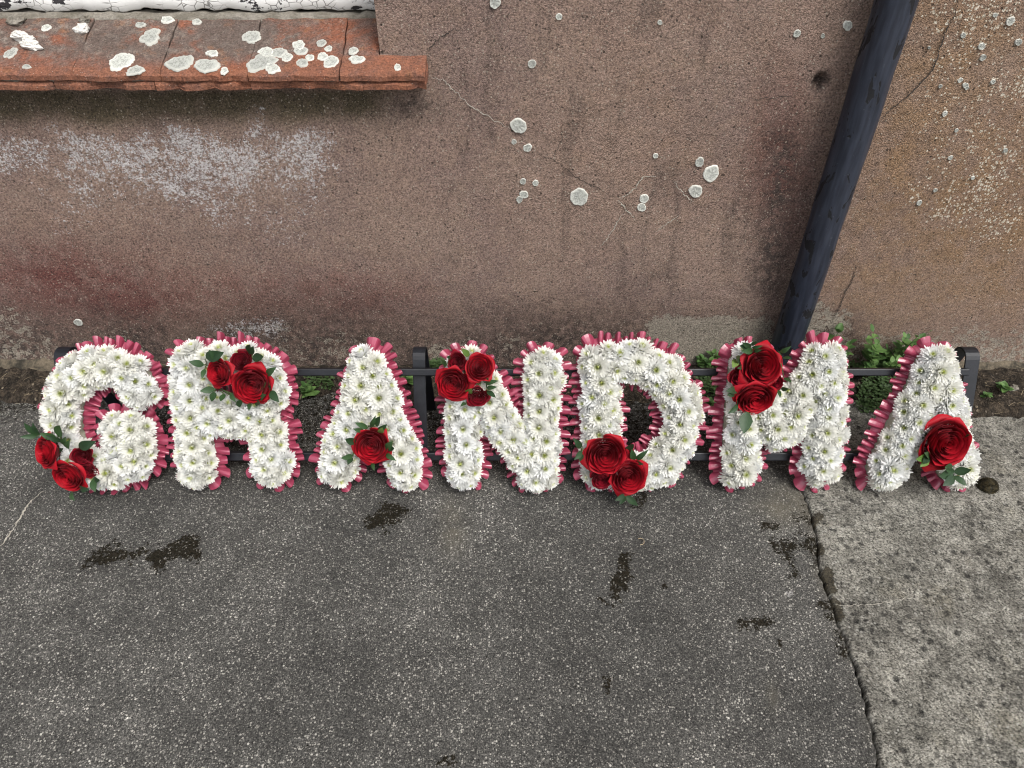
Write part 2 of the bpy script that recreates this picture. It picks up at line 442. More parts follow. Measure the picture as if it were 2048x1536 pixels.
M = dict(
    wall=m_wall(), asphalt=m_asphalt(), concrete=m_concrete(), soil=m_soil(), tile=m_tile(), lichen=m_lichen(),
    paint=m_paint(), pipe=m_pipe(), white=m_petal_white(), centre=m_centre(), ribbon=m_ribbon(),
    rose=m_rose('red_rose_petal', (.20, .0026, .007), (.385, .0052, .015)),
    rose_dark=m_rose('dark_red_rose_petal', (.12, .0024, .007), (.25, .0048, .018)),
    leaf=m_leaf('dark_leaf', (.016, .040, .016), (.035, .080, .026)),
    leaf_light=m_leaf('young_leaf', (.085, .17, .03), (.16, .24, .06), .5, .25),
    weed=m_leaf('weed_leaf', (.055, .125, .032), (.15, .26, .075), .55, .28),
    cover=m_leaf('ground_cover_leaf', (.028, .056, .018), (.085, .14, .045), .6, .2),
    foam=m_simple('floral_foam', (.34, .36, .26), (.44, .45, .36), 60),
    mortar=m_simple('mortar', (.13, .115, .09), (.21, .19, .16), 30, bd=.004),
    plaster=m_simple('white_plaster', (.55, .53, .48), (.70, .68, .64), 70, bd=.003),
    metal=m_simple('black_powder_coat', (.006, .007, .010), (.010, .011, .015), 50, .45, .12, .0006, Specular_IOR_Level=.42),
    stem=m_simple('green_stem', (.04, .07, .02), (.08, .11, .035), 80),
    moss=m_simple('moss', (.013, .011, .004), (.046, .034, .010), 160, bd=.004),
    straw=m_simple('dry_straw', (.20, .155, .095), (.36, .29, .19), 60),
    dead=m_simple('dead_leaf_brown', (.13, .055, .025), (.24, .12, .06), 60),
    crack=m_simple('crack_line', (.020, .016, .013), (.045, .035, .028), 90),
    palecrack=m_simple('pale_crack_filling', (.30, .28, .23), (.45, .42, .36), 90),
    room=m_simple('dark_room', (.02, .02, .02), (.03, .03, .03), 4),
    petal_tip=m_simple('tiny_white_flower', (.7, .7, .62), (.8, .8, .75), 90),
)
def m_glass():
    t = NT('window_glass')
    return t.pbr((.03, .035, .04), .06, None, Specular_IOR_Level=.6)
M['glass'] = m_glass()

# ================================================================== THE WALL
XR = float(hit_y(753, 45, WALL_Y)[0])        # right edge of the window opening
ZS = 0.770                                   # height at which the sill meets the wall face
WIN_X0, WIN_Z0, WIN_Z1 = -1.95, 0.742, 2.05

def lines(pieces):
    out = []
    for a, b, st in pieces:
        n = max(1, int(round((b - a) / st))); out.append(np.linspace(a, b, n, endpoint=False))
    return np.concatenate(out + [np.array([pieces[-1][1]])])
xs = lines([(-7, WIN_X0, .25), (WIN_X0, -1.5, .05), (-1.5, XR, .0055), (XR, 1.5, .0055), (1.5, 7, .25)])
zs = lines([(-.10, WIN_Z0, .0055), (WIN_Z0, .96, .0055), (.96, WIN_Z1, .10), (WIN_Z1, 5, .25)])
X, Z = np.meshgrid(xs, zs)
# photo pixel coordinates of every vertex make the stain masks easy to place on the wall
def wall_px(x, z):
    ry = WALL_Y; rz = z - CAM_H
    dep = ry * math.cos(PITCH) - rz * math.sin(PITCH)
    return 1024 + F_PX * x / dep, 768 - F_PX * (ry * math.sin(PITCH) + rz * math.cos(PITCH)) / dep
PX, PY = wall_px(X, np.clip(Z, -.1, .97))
n1 = fbm(X * 5, Z * 5, 1); n2 = fbm(X * 14, Z * 14, 2); n3 = fbm(X * 3 + 9, Z * 1.2, 5); n4 = fbm(X * 40, Z * 40, 8, 3)
white = .515 - .11 * sstep(300, 470, PY + n1 * 120 - 60) - .13 * sstep(450, 580, PY + n1 * 120 - 60)
white -= .30 * (1 - sstep(30, 170, PX + n2 * 120 - 60)) + .35 * sstep(620, 800, PX + n2 * 160 - 80) + .35 * (1 - sstep(185, 285, PY + n2 * 110 - 55))
white = np.maximum(white, .47 - .3 * sstep(60, 200, PX) - .3 * (1 - sstep(215, 290, PY)) - .3 * sstep(320, 420, PY))
white = np.maximum(white, .43 - .3 * (1 - sstep(300, 420, PX)) - .3 * sstep(540, 660, PX) - .3 * (1 - sstep(585, 650, PY)))
white = np.clip(white + (n2 - .5) * .20 + (n1 - .5) * .12, 0, 1)
red = np.exp(-(((PX - 130) / 200) ** 2 + ((PY - 560) / 95) ** 2)) * .85 + .8 * np.exp(-(((PX - 1560) / 60) ** 2 + ((PY - 330) / 170) ** 2))
red += .55 * np.exp(-((PY - 600) / 60) ** 2) * sstep(100, 300, PX) * (1 - sstep(700, 1000, PX)) + .25 * n1
red = np.clip(red * (.6 + .8 * n2), 0, 1)
orange = sstep(1640, 1800, PX + (PY - 300) * .25) * (.35 + .9 * n1) * (1 - .7 * sstep(560, 680, PY))
orange = np.clip(orange + .35 * np.exp(-(((PX - 1350) / 220) ** 2 + ((PY - 250) / 200) ** 2)) * n2, 0, 1)
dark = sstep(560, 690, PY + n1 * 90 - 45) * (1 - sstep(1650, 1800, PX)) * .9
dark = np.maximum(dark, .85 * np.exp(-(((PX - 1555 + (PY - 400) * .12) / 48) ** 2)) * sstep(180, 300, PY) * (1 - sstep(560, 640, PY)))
strk = np.exp(-((vnoise((PX + (PX - 1024) * (PY - 300) * .0004) / 30 + (n1 - .5) * 1.6, PY / 230 + 3, 21) - .80) / .06) ** 2)
dark = np.maximum(dark, .45 * strk * sstep(850, 960, PX) * (1 - sstep(1500, 1600, PX)))
dark = np.maximum(dark, .8 * np.exp(-(((PX - 830) / 60) ** 2 + ((PY - 215) / 30) ** 2)))
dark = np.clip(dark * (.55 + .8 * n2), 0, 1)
olive = sstep(175, 190, PY) * (1 - sstep(215, 262, PY + n2 * 50 - 25)) * (1 - sstep(730, 800, PX)) * .95
bare = np.zeros_like(X)
edge = lambda cx, w_, cy: np.clip(1 - np.abs(PX - cx) / w_, 0, 1) * sstep(cy, cy + 70, PY + n1 * 60 - 30)
bare = np.maximum(bare, sstep(600, 650, PY + n2 * 50 - 25) * sstep(1270, 1310, PX) * (1 - sstep(1520, 1580, PX)) * .72)
bare = np.maximum(bare, sstep(560, 640, PY + n2 * 60 - 30) * sstep(1590, 1620, PX) * (1 - sstep(1680, 1740, PX)) * .60)
bare = np.maximum(bare, sstep(600, 690, PY + n2 * 60 - 30) * sstep(1650, 1760, PX) * .50)
bare = np.maximum(bare, sstep(640, 700, PY + n2 * 60 - 30) * sstep(830, 870, PX) * (1 - sstep(950, 1010, PX)) * .60)
bare = np.maximum(bare, (1 - sstep(30, 160, PX)) * sstep(540, 640, PY + n2 * 80 - 40) * .47)
bare = np.maximum(bare, .43 * sstep(560, 690, PY + n2 * 90 - 45) * sstep(.35, .6, n1))
bare = np.maximum(bare, .32 * sstep(630, 680, PY + n2 * 40) * sstep(380, 480, PX) * (1 - sstep(560, 700, PX)))
speck = sstep(1660, 1900, PX + (PY - 250) * -.05) * (1 - .6 * sstep(420, 600, PY)) * (.36 + .40 * n1 + .28 * sstep(.5, .8, n2))
speck = np.maximum(speck, .44 * sstep(850, 900, PX) * (1 - sstep(1500, 1600, PX)) * (.8 + .2 * n2))
crk = np.zeros_like(X)
Yw = WALL_Y + (fbm(X * 6, Z * 6, 31, 3) - .5) * .004 + (n4 - .5) * .0032 + (fbm(X * 95, Z * 95, 77, 2) - .5) * .0016
Yw = Yw - .010 * sstep(.10, .02, Z + (n1 - .5) * .06) * .6
vis = (np.abs(X) < 1.5) & (Z < .96); Yw = np.where(vis, Yw, WALL_Y)
hole_px, hole_py = 1640, 165                     # the drilled hole left of the pipe
hp = hit_y(hole_px, hole_py, WALL_Y)
hd = np.hypot(X - hp[0], (Z - hp[2]) * .8)
Yw = Yw + .022 * sstep(.016, .007, hd)
dark = np.maximum(dark, sstep(.024, .012, hd + (n4 - .5) * .01))
attrs = dict(white=white, red=red, orange=orange, dark=dark, olive=olive, bare=bare, speck=np.clip(speck, 0, 1))
V = np.stack([X, Yw, Z], -1).reshape(-1, 3)
xc = (xs[:-1] + xs[1:]) / 2; zc = (zs[:-1] + zs[1:]) / 2
XC, ZC = np.meshgrid(xc, zc)
skip = (XC > WIN_X0) & (XC < XR) & (ZC > WIN_Z0) & (ZC < WIN_Z1)
Q = grid_faces(len(zs), len(xs), skip)
wall = link('rendered_wall', fast_mesh('rendered_wall', V, Q, M['wall'], attrs))
tag(wall, 'weathered brown rendered wall with lichen spots behind the flower letters', 'wall')
rv = MB()
dp = .26
rv.add([(XR, WALL_Y, WIN_Z0), (XR, WALL_Y + dp, WIN_Z0), (XR, WALL_Y + dp, WIN_Z1), (XR, WALL_Y, WIN_Z1)], [(0, 1, 2, 3)])
rv.add([(WIN_X0, WALL_Y, WIN_Z0), (WIN_X0, WALL_Y + dp, WIN_Z0), (WIN_X0, WALL_Y + dp, WIN_Z1), (WIN_X0, WALL_Y, WIN_Z1)], [(3, 2, 1, 0)])
rv.add([(WIN_X0, WALL_Y, WIN_Z1), (WIN_X0, WALL_Y + dp, WIN_Z1), (XR, WALL_Y + dp, WIN_Z1), (XR, WALL_Y, WIN_Z1)], [(0, 1, 2, 3)])
link('window_reveal', rv.mesh('window_reveal', M['wall']), wall)

def wall_at(x, z): return float(Yw[int(np.clip(np.searchsorted(zs, z), 0, len(zs) - 1)), int(np.clip(np.searchsorted(xs, x), 0, len(xs) - 1))])
def strip(name, pts, wd, mat, parent, nrm, off, jit=.0025, seed=1, sub=9):
    """thin irregular line lying on a surface"""
    rr = random.Random(seed); P = []
    for a, b in zip(pts[:-1], pts[1:]):
        for k in range(sub): P.append(Vector(a).lerp(Vector(b), k / sub))
    P.append(Vector(pts[-1])); nrm = Vector(nrm); v = []; f = []
    for i, p in enumerate(P):
        t = (P[min(i + 1, len(P) - 1)] - P[max(i - 1, 0)]).normalized(); s = t.cross(nrm).normalized()
        taper = min(1, .25 + 3 * min(i, len(P) - 1 - i) / len(P))
        c = p + s * rr.uniform(-jit, jit) + nrm * off; hw = wd / 2 * taper * rr.uniform(.5, 1.4)
        v += [c - s * hw, c + nrm * .0004, c + s * hw]
        if i: b = 3 * i; f += [(b - 3, b - 2, b + 1, b), (b - 2, b - 1, b + 2, b + 1)]
    return link(name, mesh(name, v, f, mat), parent)
def wall_pts(pp): return [hit_y(x, y, WALL_Y) for x, y in pp]
for k, (pp, wd, mt) in enumerate([
    ([(852, 112), (862, 92), (880, 74), (905, 60), (935, 56)], .0016, 'crack'),
    ([(854, 150), (885, 158), (905, 176), (935, 205), (985, 238), (1020, 255)], .0013, 'palecrack'),
    ([(1055, 292), (1085, 310), (1110, 320), (1150, 352), (1200, 378), (1235, 398)], .0011, 'crack'),
    ([(1918, -10), (1908, 30), (1890, 62), (1878, 95), (1872, 118), (1858, 148), (1825, 182), (1790, 210), (1762, 236)], .0026, 'crack'),
    ([(1712, 528), (1704, 560), (1690, 582), (1682, 604), (1674, 622), (1662, 646)], .0022, 'crack'),
    ([(1238, 396), (1258, 386), (1272, 372), (1286, 352), (1312, 352)], .0017, 'palecrack'),
    ([(1236, 398), (1250, 416), (1270, 438)], .0020, 'palecrack'),
    ([(1248, 424), (1232, 448), (1214, 476), (1198, 494)], .0015, 'palecrack'),
    ([(1348, 362), (1362, 382), (1376, 396), (1386, 402)], .0016, 'palecrack'),
    ([(1360, 430), (1335, 446), (1310, 462)], .0013, 'palecrack'),
    ([(1500, 198), (1540, 196), (1590, 192)], .0012, 'crack'),
    ([(1122, 250), (1125, 275), (1112, 300), (1100, 322)], .0012, 'crack')]):
    strip('wall_crack', wall_pts(pp), wd, M[mt], wall, (0, -1, 0), .0028, .0022, 50 + k)

def lichen_mesh(rx, ry, seed, th=.0014, rag=1.0):
    """crusty disc: lobed outline, raised edge, uneven top"""
    rr = random.Random(seed); n = 40; rings = [0, .35, .62, .82, .94, 1.0]
    ph = [rr.uniform(0, 6.28) for _ in range(5)]; am = rr.uniform(.25, .9) * rag
    v = [(0, 0, th)]; rim = [0]
    lobs = [1 + am * (.09 * math.sin(2 * i * .15708 + ph[0]) + .07 * math.sin(3 * i * .15708 + ph[1]) + .05 * math.sin(5 * i * .15708 + ph[2]) + .04 * math.sin(8 * i * .15708 + ph[3])) + rr.uniform(-.035, .035) * rag for i in range(n)]
    for k, q in enumerate(rings[1:]):
        for i in range(n):
            a = 2 * math.pi * i / n; lob = 1 + (lobs[i] - 1) * q
            z = th * (1 + .25 * (q > .7) + rr.uniform(-.45, .45)) if k < 4 else -.002
            v.append((math.cos(a) * rx * q * lob, math.sin(a) * ry * q * lob, z)); rim.append(q)
    f = [(0, 1 + i, 1 + (i + 1) % n) for i in range(n)]
    for k in range(len(rings) - 2):
        b = 1 + k * n
        for i in range(n): f.append((b + i, b + n + i, b + n + (i + 1) % n, b + (i + 1) % n))
    return mesh('lichen_patch', v, f, M['lichen'], True, dict(rim=rim))

WL = [(1037, 251, 15), (1028, 283, 5), (1055, 295, 8), (1046, 362, 6), (1071, 365, 6), (1048, 388, 8), (1039, 398, 6.5),
      (1158, 393, 18), (1288, 397, 9), (1283, 414, 8.5), (1399, 324, 9), (1422, 347, 16), (1391, 382, 13), (1311, 311, 5),
      (1064, 127, 8), (1118, 33, 6), (990, 4, 11), (1320, 45, 4.5), (1594, 67, 7), (1695, 51, 9), (1646, 72, 4), (157, 644, 8),
      (1962, 92, 9), (2036, 84, 9), (1920, 160, 6), (1965, 115, 8), (1930, 170, 7), (1932, 175, 5), (1985, 163, 6), (1888, 226, 7),
      (1912, 260, 5), (2010, 300, 6), (1900, 315, 6), (1945, 355, 5), (1838, 405, 5), (1870, 380, 5), (2020, 42, 11), (1925, 70, 7),
      (1990, 30, 6), (1880, 172, 5), (1858, 95, 4)]
for k, (x, y, r) in enumerate(WL):
    if x > 1840: r *= .72
    p = hit_y(x, y, WALL_Y); sc = np.linalg.norm(hit_y(x + 1, y, WALL_Y) - p)
    link('lichen_patch', lichen_mesh(r * sc, r * sc * 1.12, k, .0017), wall, (p[0], wall_at(p[0], p[2]) - .0006, p[2]), (R_(90), random.uniform(0, 6), 0))

# footing: rough ledge of mortar and moss along the wall's foot
fx = np.linspace(-1.6, 1.6, 640); prof = [(.004, .050), (-.004, .046), (-.012, .040), (-.017, .032), (-.018, .022), (-.024, .014), (-.034, .006), (-.046, -.02)]
FX, FJ = np.meshgrid(fx, np.arange(len(prof)))
PD = np.array(prof)[:, 0][:, None] + 0 * FX; PZ = np.array(prof)[:, 1][:, None] + 0 * FX
amp = .30 + .85 * sstep(-.80, -1.0, FX) + .55 * sstep(.9, 1.15, FX)
FVv = np.stack([FX, WALL_Y + .002 + PD * (amp + .55 * fbm(FX * 11, FJ * .6, 3)) + (fbm(FX * 55, FJ * .8, 9, 3) - .5) * .010, PZ * (amp * .7 + .5 * fbm(FX * 13, FJ * .5, 6)) + (fbm(FX * 60, FJ * .9, 12, 3) - .5) * .008], -1).reshape(-1, 3)
link('wall_footing', fast_mesh('wall_footing', FVv, grid_faces(len(prof), len(fx))[:, ::-1], m_simple('mossy_mortar', (.020, .017, .010), (.125, .100, .068), 34, bd=.006)), wall)

# ================================================================== GROUND
crack_px = [(1560, 880), (1596, 950), (1612, 1000), (1634, 1070), (1642, 1130), (1650, 1165), (1668, 1215), (1688, 1262), (1700, 1310), (1718, 1365), (1728, 1410), (1745, 1455), (1760, 1500), (1765, 1560)]
cp = np.array([hit_z(x, y) for x, y in crack_px])[:, :2]
cp = np.vstack([[cp[0, 0] - .12, 1.40], cp, [cp[-1, 0] - .05, -.2], [cp[-1, 0] - .2, -7]])
co_ = np.argsort(cp[:, 1]); CY, CX = cp[co_, 1], cp[co_, 0]
def crack_x(y): return np.interp(y, CY, CX) + (fbm(np.asarray(y) * 34, 0.5, 17, 4) - .5) * .013 + (vnoise(np.asarray(y) * 130, 1.5, 18) - .5) * .005 + (fbm(np.asarray(y) * 7, 3.5, 19, 2) - .5) * .012
def crack_w(y): return .0006 + .0036 * sstep(.50, .72, fbm(np.asarray(y) * 12, 7.7, 23, 3)) * sstep(1.02, .8, np.asarray(y))
ys = lines([(-7, .30, .30), (.30, 1.30, .006), (1.30, WALL_Y + .03, .012)])
def gpx(x, y):
    dep = y * math.cos(PITCH) + CAM_H * math.sin(PITCH)
    return 1024 + F_PX * x / dep, 768 + F_PX * (CAM_H * math.cos(PITCH) - y * math.sin(PITCH)) / dep
def ground(name, us, left):
    U, Y = np.meshgrid(us, ys)
    XB = crack_x(Y) - crack_w(Y) * .5 if left else crack_x(Y) + crack_w(Y) * .5
    X = XB + U
    Zg = (fbm(X * 3, Y * 3, 41, 3) - .5) * .010 + (fbm(X * 60, Y * 60, 43, 2) - .5) * .0022
    if not left: Zg = Zg + (fbm(X * 22, Y * 22, 44, 3) - .5) * .006 + .002
    d = np.abs(U)
    Zg = Zg - .003 * sstep(.008, .0, d) * (.4 + vnoise(Y * 40, 0, 5))
    Zg[:, 0 if not left else -1] -= .012
    pxv, pyv = gpx(X, np.clip(Y, .25, 2))
    n = fbm(X * 26, Y * 26, 51, 4); nl = fbm(X * 9, Y * 9, 52, 3)
    moss = np.zeros_like(X)
    for pts, wd, st in [([(190, 1124), (218, 1114), (244, 1106)], 20, .62), ([(318, 1112), (350, 1106), (386, 1096)], 24, .66), ([(160, 1132), (200, 1128)], 9, .5), ([(266, 1106), (284, 1100)], 11, .58),
                        ([(745, 1048), (775, 1040), (795, 1025)], 17, .62), ([(762, 1060), (770, 1068)], 8, .5), ([(1252, 1120), (1246, 1150), (1235, 1180)], 15, .60), ([(1222, 1182), (1238, 1198)], 10, .5),
                        ([(1480, 1244), (1510, 1246), (1538, 1244)], 14, .58), ([(1556, 1092), (1590, 1090), (1625, 1094)], 18, .56), ([(1575, 1110), (1590, 1150)], 13, .5), ([(1530, 1054), (1552, 1056)], 9, .52),
                        ([(1212, 1352), (1216, 1384)], 6, .5), ([(1326, 1168), (1332, 1174)], 7, .5), ([(1195, 1196), (1230, 1216)], 5, .46), ([(1270, 1000), (1285, 985)], 16, .45), ([(1558, 1280), (1562, 1292)], 5, .5),
                        ([(880, 1528), (905, 1520)], 9, .48), ([(1600, 1036), (1630, 1044)], 16, .46), ([(1650, 1148), (1662, 1180)], 12, .55), ([(1668, 1202), (1672, 1230)], 13, .55), ([(1640, 1210), (1668, 1216)], 9, .5)]:
        dd = seg_dist(pxv, pyv, pts); moss = np.maximum(moss, min(.92, st * 1.36) * sstep(wd * 1.7, wd * .35, dd + (n - .5) * wd * 2.2 + (fbm(X * 70, Y * 70, 59, 2) - .5) * wd * 1.0))
    if left: moss = np.maximum(moss, .60 * sstep(.026, .002, d + (nl - .5) * .03) * sstep(.40, .62, fbm(X * 2 + 5, Y * 17, 57, 3)))
    else:
        moss = np.maximum(moss, .46 * sstep(.014, .001, d) * sstep(.45, .62, nl))
        moss = np.maximum(moss, .42 * sstep(14, 3, seg_dist(pxv, pyv, [(1725, 1112), (1740, 1108)])))
    moss = np.maximum(moss, (.50 if left else .44) * sstep(1.05 if left else 1.17, 1.17 if left else 1.28, Y + (nl - .5) * .12 - .10 * sstep(-.90, -1.02, X)))  # mossy by the wall; on asphalt also paints in contact shade behind the letters
    wh = np.zeros_like(X)
    for (qx, qy, r, st) in [(1578, 1190, 17, .55), (1426, 1466, 14, .5), (15, 972, 10, .5), (205, 1040, 6, .4), (1690, 1212, 12, .4)]:
        wh = np.maximum(wh, st * sstep(r * 1.4, r * .2, np.hypot(pxv - qx, pyv - qy) + (n - .5) * r))
    tan = np.exp(-(((pxv - 1570) / 55) ** 2 + ((pyv - 1010) / 36) ** 2)) + .8 * np.exp(-(((pxv - 905) / 26) ** 2 + ((pyv - 1050) / 50) ** 2)) + .5 * np.exp(-(((pxv - 1545) / 12) ** 2 + ((pyv - 1390) / 30) ** 2)) + .6 * sstep(.03, .0, d) * nl
    Zg = Zg + np.where(moss > .45, .0015 * n, 0)
    V = np.stack([X, Y, Zg], -1).reshape(-1, 3)
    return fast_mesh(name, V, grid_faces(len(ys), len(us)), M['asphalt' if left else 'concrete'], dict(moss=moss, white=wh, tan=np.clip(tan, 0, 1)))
us_l = lines([(-7.5, -2.3, .4), (-2.3, -1.9, .05), (-1.9, -.02, .0062), (-.02, 0, .002)])
us_r = lines([(0, .02, .002), (.02, .85, .006), (.85, 1.2, .05), (1.2, 6.5, .4)])
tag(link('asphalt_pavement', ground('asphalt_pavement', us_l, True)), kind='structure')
tag(link('concrete_slab', ground('concrete_slab', us_r, False)), kind='structure')
gm = MB(); gm.add([(-60, -60, -.055), (60, -60, -.055), (60, 60, -.055), (-60, 60, -.055)], [(0, 1, 2, 3)])
tag(link('ground', gm.mesh('ground', m_simple('street_ground', (.016, .014, .012), (.03, .027, .023), 5))), kind='structure')

# soil between the wall and the paving
sx = lines([(-1.7, 1.7, .007)]); sy = lines([(1.17, WALL_Y + .01, .007)])
X, Y = np.meshgrid(sx, sy)
lo = fbm(X * 5, Y * 5, 61, 3); hi = fbm(X * 38, Y * 38, 62, 4)
lim = 1.265 + (lo - .5) * .09 + (fbm(X * 18, Y * 18, 66, 3) - .5) * .05 + .030 * sstep(.85, 1.1, X) * -1 + .02 * sstep(-.9, -1.1, X)
SZ = -.022 + .040 * sstep(-.035, .05, Y - lim) + (hi - .5) * .020 * sstep(-.03, .03, Y - lim) + .012 * sstep(.05, .12, Y - lim)
soil_z = lambda x, y: float(np.interp(y, sy, SZ[:, int(np.clip(np.searchsorted(sx, x), 0, len(sx) - 1))]))
tag(link('soil_strip', fast_mesh('soil_strip', np.stack([X, Y, SZ], -1).reshape(-1, 3), grid_faces(len(sy), len(sx)), M['soil'])), kind='structure')

# pale hairline in the asphalt at the left, and small litter
gp = [hit_z(x, y) for x, y in [(-30, 1128), (8, 1088), (30, 1058), (48, 1026), (62, 1006), (88, 984)]]
pv = bpy.data.objects['asphalt_pavement']
strip('filled_crack', gp, .0032, M['palecrack'], pv, (0, 0, 1), .004, .002, 91)
strip('filled_crack', [hit_z(x, y) for x, y in [(1668, 1212), (1720, 1214), (1790, 1204), (1845, 1190)]], .0009, M['palecrack'], bpy.data.objects['concrete_slab'], (0, 0, 1), .005, .003, 92)

# ================================================================== WINDOW SILL
SL = math.tan(R_(21)); P_OUT, Q_IN = .054, .118; TILE_B = .098
sill = empty('window_sill', (XR - .3, WALL_Y - P_OUT, ZS - .03))
tag(sill, 'red clay tile window sill with pale lichen, projecting from the wall', 'sill')
def sill_loc(v): return (v[0] - sill.location.x, v[1] - sill.location.y, v[2] - sill.location.z)
def slab(x0, x1, y0, y1, ztop, th, seed, notch=None, wob=.0018, chip=.007):
    """one tile: sloping slab with worn, slightly wavy edges; ztop(y) gives the top"""
    rr = random.Random(seed); nx = max(6, int((x1 - x0) / .012)); ny = 10
    gx = np.linspace(x0, x1, nx); gy = np.linspace(y0, y1, ny)
    v = []; f = []
    top = {}; bot = {}
    for j, y in enumerate(gy):
        for i, x in enumerate(gx):
            e = (vnoise(x * 60, y * 60, seed) - .5) * wob * 2
            fr = chip * max(0, vnoise(x * 45, 3, seed + 5) - .35) if j == 0 else 0
            sxx = chip * .5 * (vnoise(y * 60, 9, seed) - .5) * ((i == 0) - (i == nx - 1)) if i in (0, nx - 1) else 0
            rd = -.0028 if j == 0 else 0
            top[i, j] = len(v); v.append((x + sxx, y + fr + (0 if j else .0006), ztop(y) + e + rd))
            bot[i, j] = len(v); v.append((x + sxx, y + fr * 1.2 + (.001 if j == 0 else 0), ztop(y) - th + e * .5))
    for j in range(ny - 1):
        for i in range(nx - 1):
            f.append((top[i, j], top[i + 1, j], top[i + 1, j + 1], top[i, j + 1]))
            f.append((bot[i, j], bot[i, j + 1], bot[i + 1, j + 1], bot[i + 1, j]))
    for i in range(nx - 1):
        f.append((bot[i, 0], bot[i + 1, 0], top[i + 1, 0], top[i, 0])); f.append((top[i, ny - 1], top[i + 1, ny - 1], bot[i + 1, ny - 1], bot[i, ny - 1]))
    for j in range(ny - 1):
        f.append((top[0, j], top[0, j + 1], bot[0, j + 1], bot[0, j])); f.append((bot[nx - 1, j], bot[nx - 1, j + 1], top[nx - 1, j + 1], top[nx - 1, j]))
    v = [sill_loc(p) for p in v]
    gr = [float(np.clip((p[1] + sill.location.y - WALL_Y + .05) * 14, .25, 1)) * (.45 if p[0] + sill.location.x > XR - .16 else 1) for p in v]
    return mesh('sill_tile', v, f, M['tile'], False, dict(grime=gr))
zt = lambda y: ZS + (y - WALL_Y) * SL
YF, YB = WALL_Y - P_OUT, WALL_Y + TILE_B
def on_sill(px, py):                                    # where a photo pixel meets the sloping top
    d = ray(px, py); n_ = np.array([0, -SL, 1.0]); o = np.array([0, WALL_Y, ZS])
    return EYE + d * (np.dot(o - EYE, n_) / np.dot(d, n_))
XE = float(on_sill(851, 135)[0])
joints = [on_sill(678, 150)[0], on_sill(493, 150)[0], on_sill(317, 150)[0], on_sill(140, 150)[0]]
joints += [joints[-1] - .19 * k for k in range(1, 5)] + [WIN_X0]
g = .0007
link('sill_tile', slab(joints[0] + g, XE, YF, WALL_Y - .003, zt, .0115, 1), sill)
link('sill_tile', slab(joints[0] + g, XR - .002, WALL_Y - .003, YB, zt, .0115, 2), sill)
for k in range(len(joints) - 1):
    link('sill_tile', slab(joints[k + 1] + g, joints[k] - g, YF + random.uniform(-.002, .002), YB, lambda y, o=random.uniform(-.0012, .0012): zt(y) + o, .0115, 3 + k), sill)
mo = MB(); mo.box(sill_loc((WIN_X0, YF + .009, ZS - .060)), sill_loc((XE - .004, WALL_Y + .02, ZS - .034)))
mo2 = MB()
link('sill_bedding', slab(WIN_X0, XE - .005, YF + .010, WALL_Y + .02, lambda y: zt(y) - .0117, .008, 31, wob=.002, chip=.008), sill).data.materials[0] = M['mortar']
b = XE; wds = [.115, .21, .175, .19, .2, .18, .2, .19, .2, .19]
for k, wdt in enumerate(wds):
    a = max(b - wdt, WIN_X0)
    if b - a < .02: break
    link('sill_tile', slab(a + g, b - g, YF + .002 + random.uniform(-.003, .004), WALL_Y + .02, lambda y, o=random.uniform(-.001, .001): zt(y) - .0180 + o, .0115, 41 + k, wob=.003, chip=.016), sill)
    b = a
link('sill_bedding', slab(WIN_X0, XR - .003, WALL_Y + TILE_B - .004, WALL_Y + Q_IN + .02, lambda y: min(zt(y) + .0015, ZS + .0445), .012, 61, wob=.003), sill).data.materials[0] = M['mortar']
SLIC = [(244, 124, 24, 17), (271, 142, 16, 9), (301, 75, 21, 14), (360, 127, 26, 15), (414, 132, 25, 13), (504, 75, 19, 12), (524, 127, 30, 16), (533, 106, 16, 10),
        (556, 107, 17, 10), (574, 116, 12, 9), (605, 127, 12, 8), (598, 92, 13, 9), (602, 103, 14, 8), (662, 125, 15, 13), (646, 115, 11, 8), (643, 88, 10, 7), (657, 99, 8, 5), (707, 103, 10, 7),
        (714, 120, 14, 8), (394, 45, 10, 5), (335, 41, 14, 6), (281, 51, 9, 5), (449, 143, 8, 6), (54, 135, 8, 4), (93, 57, 9, 6), (795, 136, 7, 6), (620, 117, 9, 6), (425, 108, 12, 6), (22, 108, 12, 9), (545, 138, 15, 9)]
for k, (x, y, rx, ry) in enumerate(SLIC):
    p = on_sill(x, y); ex = np.linalg.norm(on_sill(x + 1, y) - p); ey = np.linalg.norm(on_sill(x, y + 1) - p)
    link('lichen_patch', lichen_mesh(rx * ex, ry * ey, 200 + k, .0011, 1.9), sill, sill_loc(p + np.array([0, 0, .0012])), (math.atan(SL), 0, 0))
def chunk(sx_, sy_, sz_, seed, mat):
    bm = bmesh.new(); bmesh.ops.create_icosphere(bm, subdivisions=3, radius=1)
    for v in bm.verts:
        c = v.co; k = 1 + .55 * (fbm(c.x * 1.7 + seed * 3, c.y * 1.7 + c.z * 2.3, seed, 3) - .5) * 2
        q = Vector((round(c.x * 2.2) / 2.2, round(c.y * 2.2) / 2.2, round(c.z * 2) / 2)); c2 = c.lerp(q, .35) * k
        v.co = (c2.x * sx_, c2.y * sy_, max(c2.z, -.55) * sz_)
    me = bpy.data.meshes.new('chunk'); bm.to_mesh(me); bm.free(); me.materials.append(mat); return me
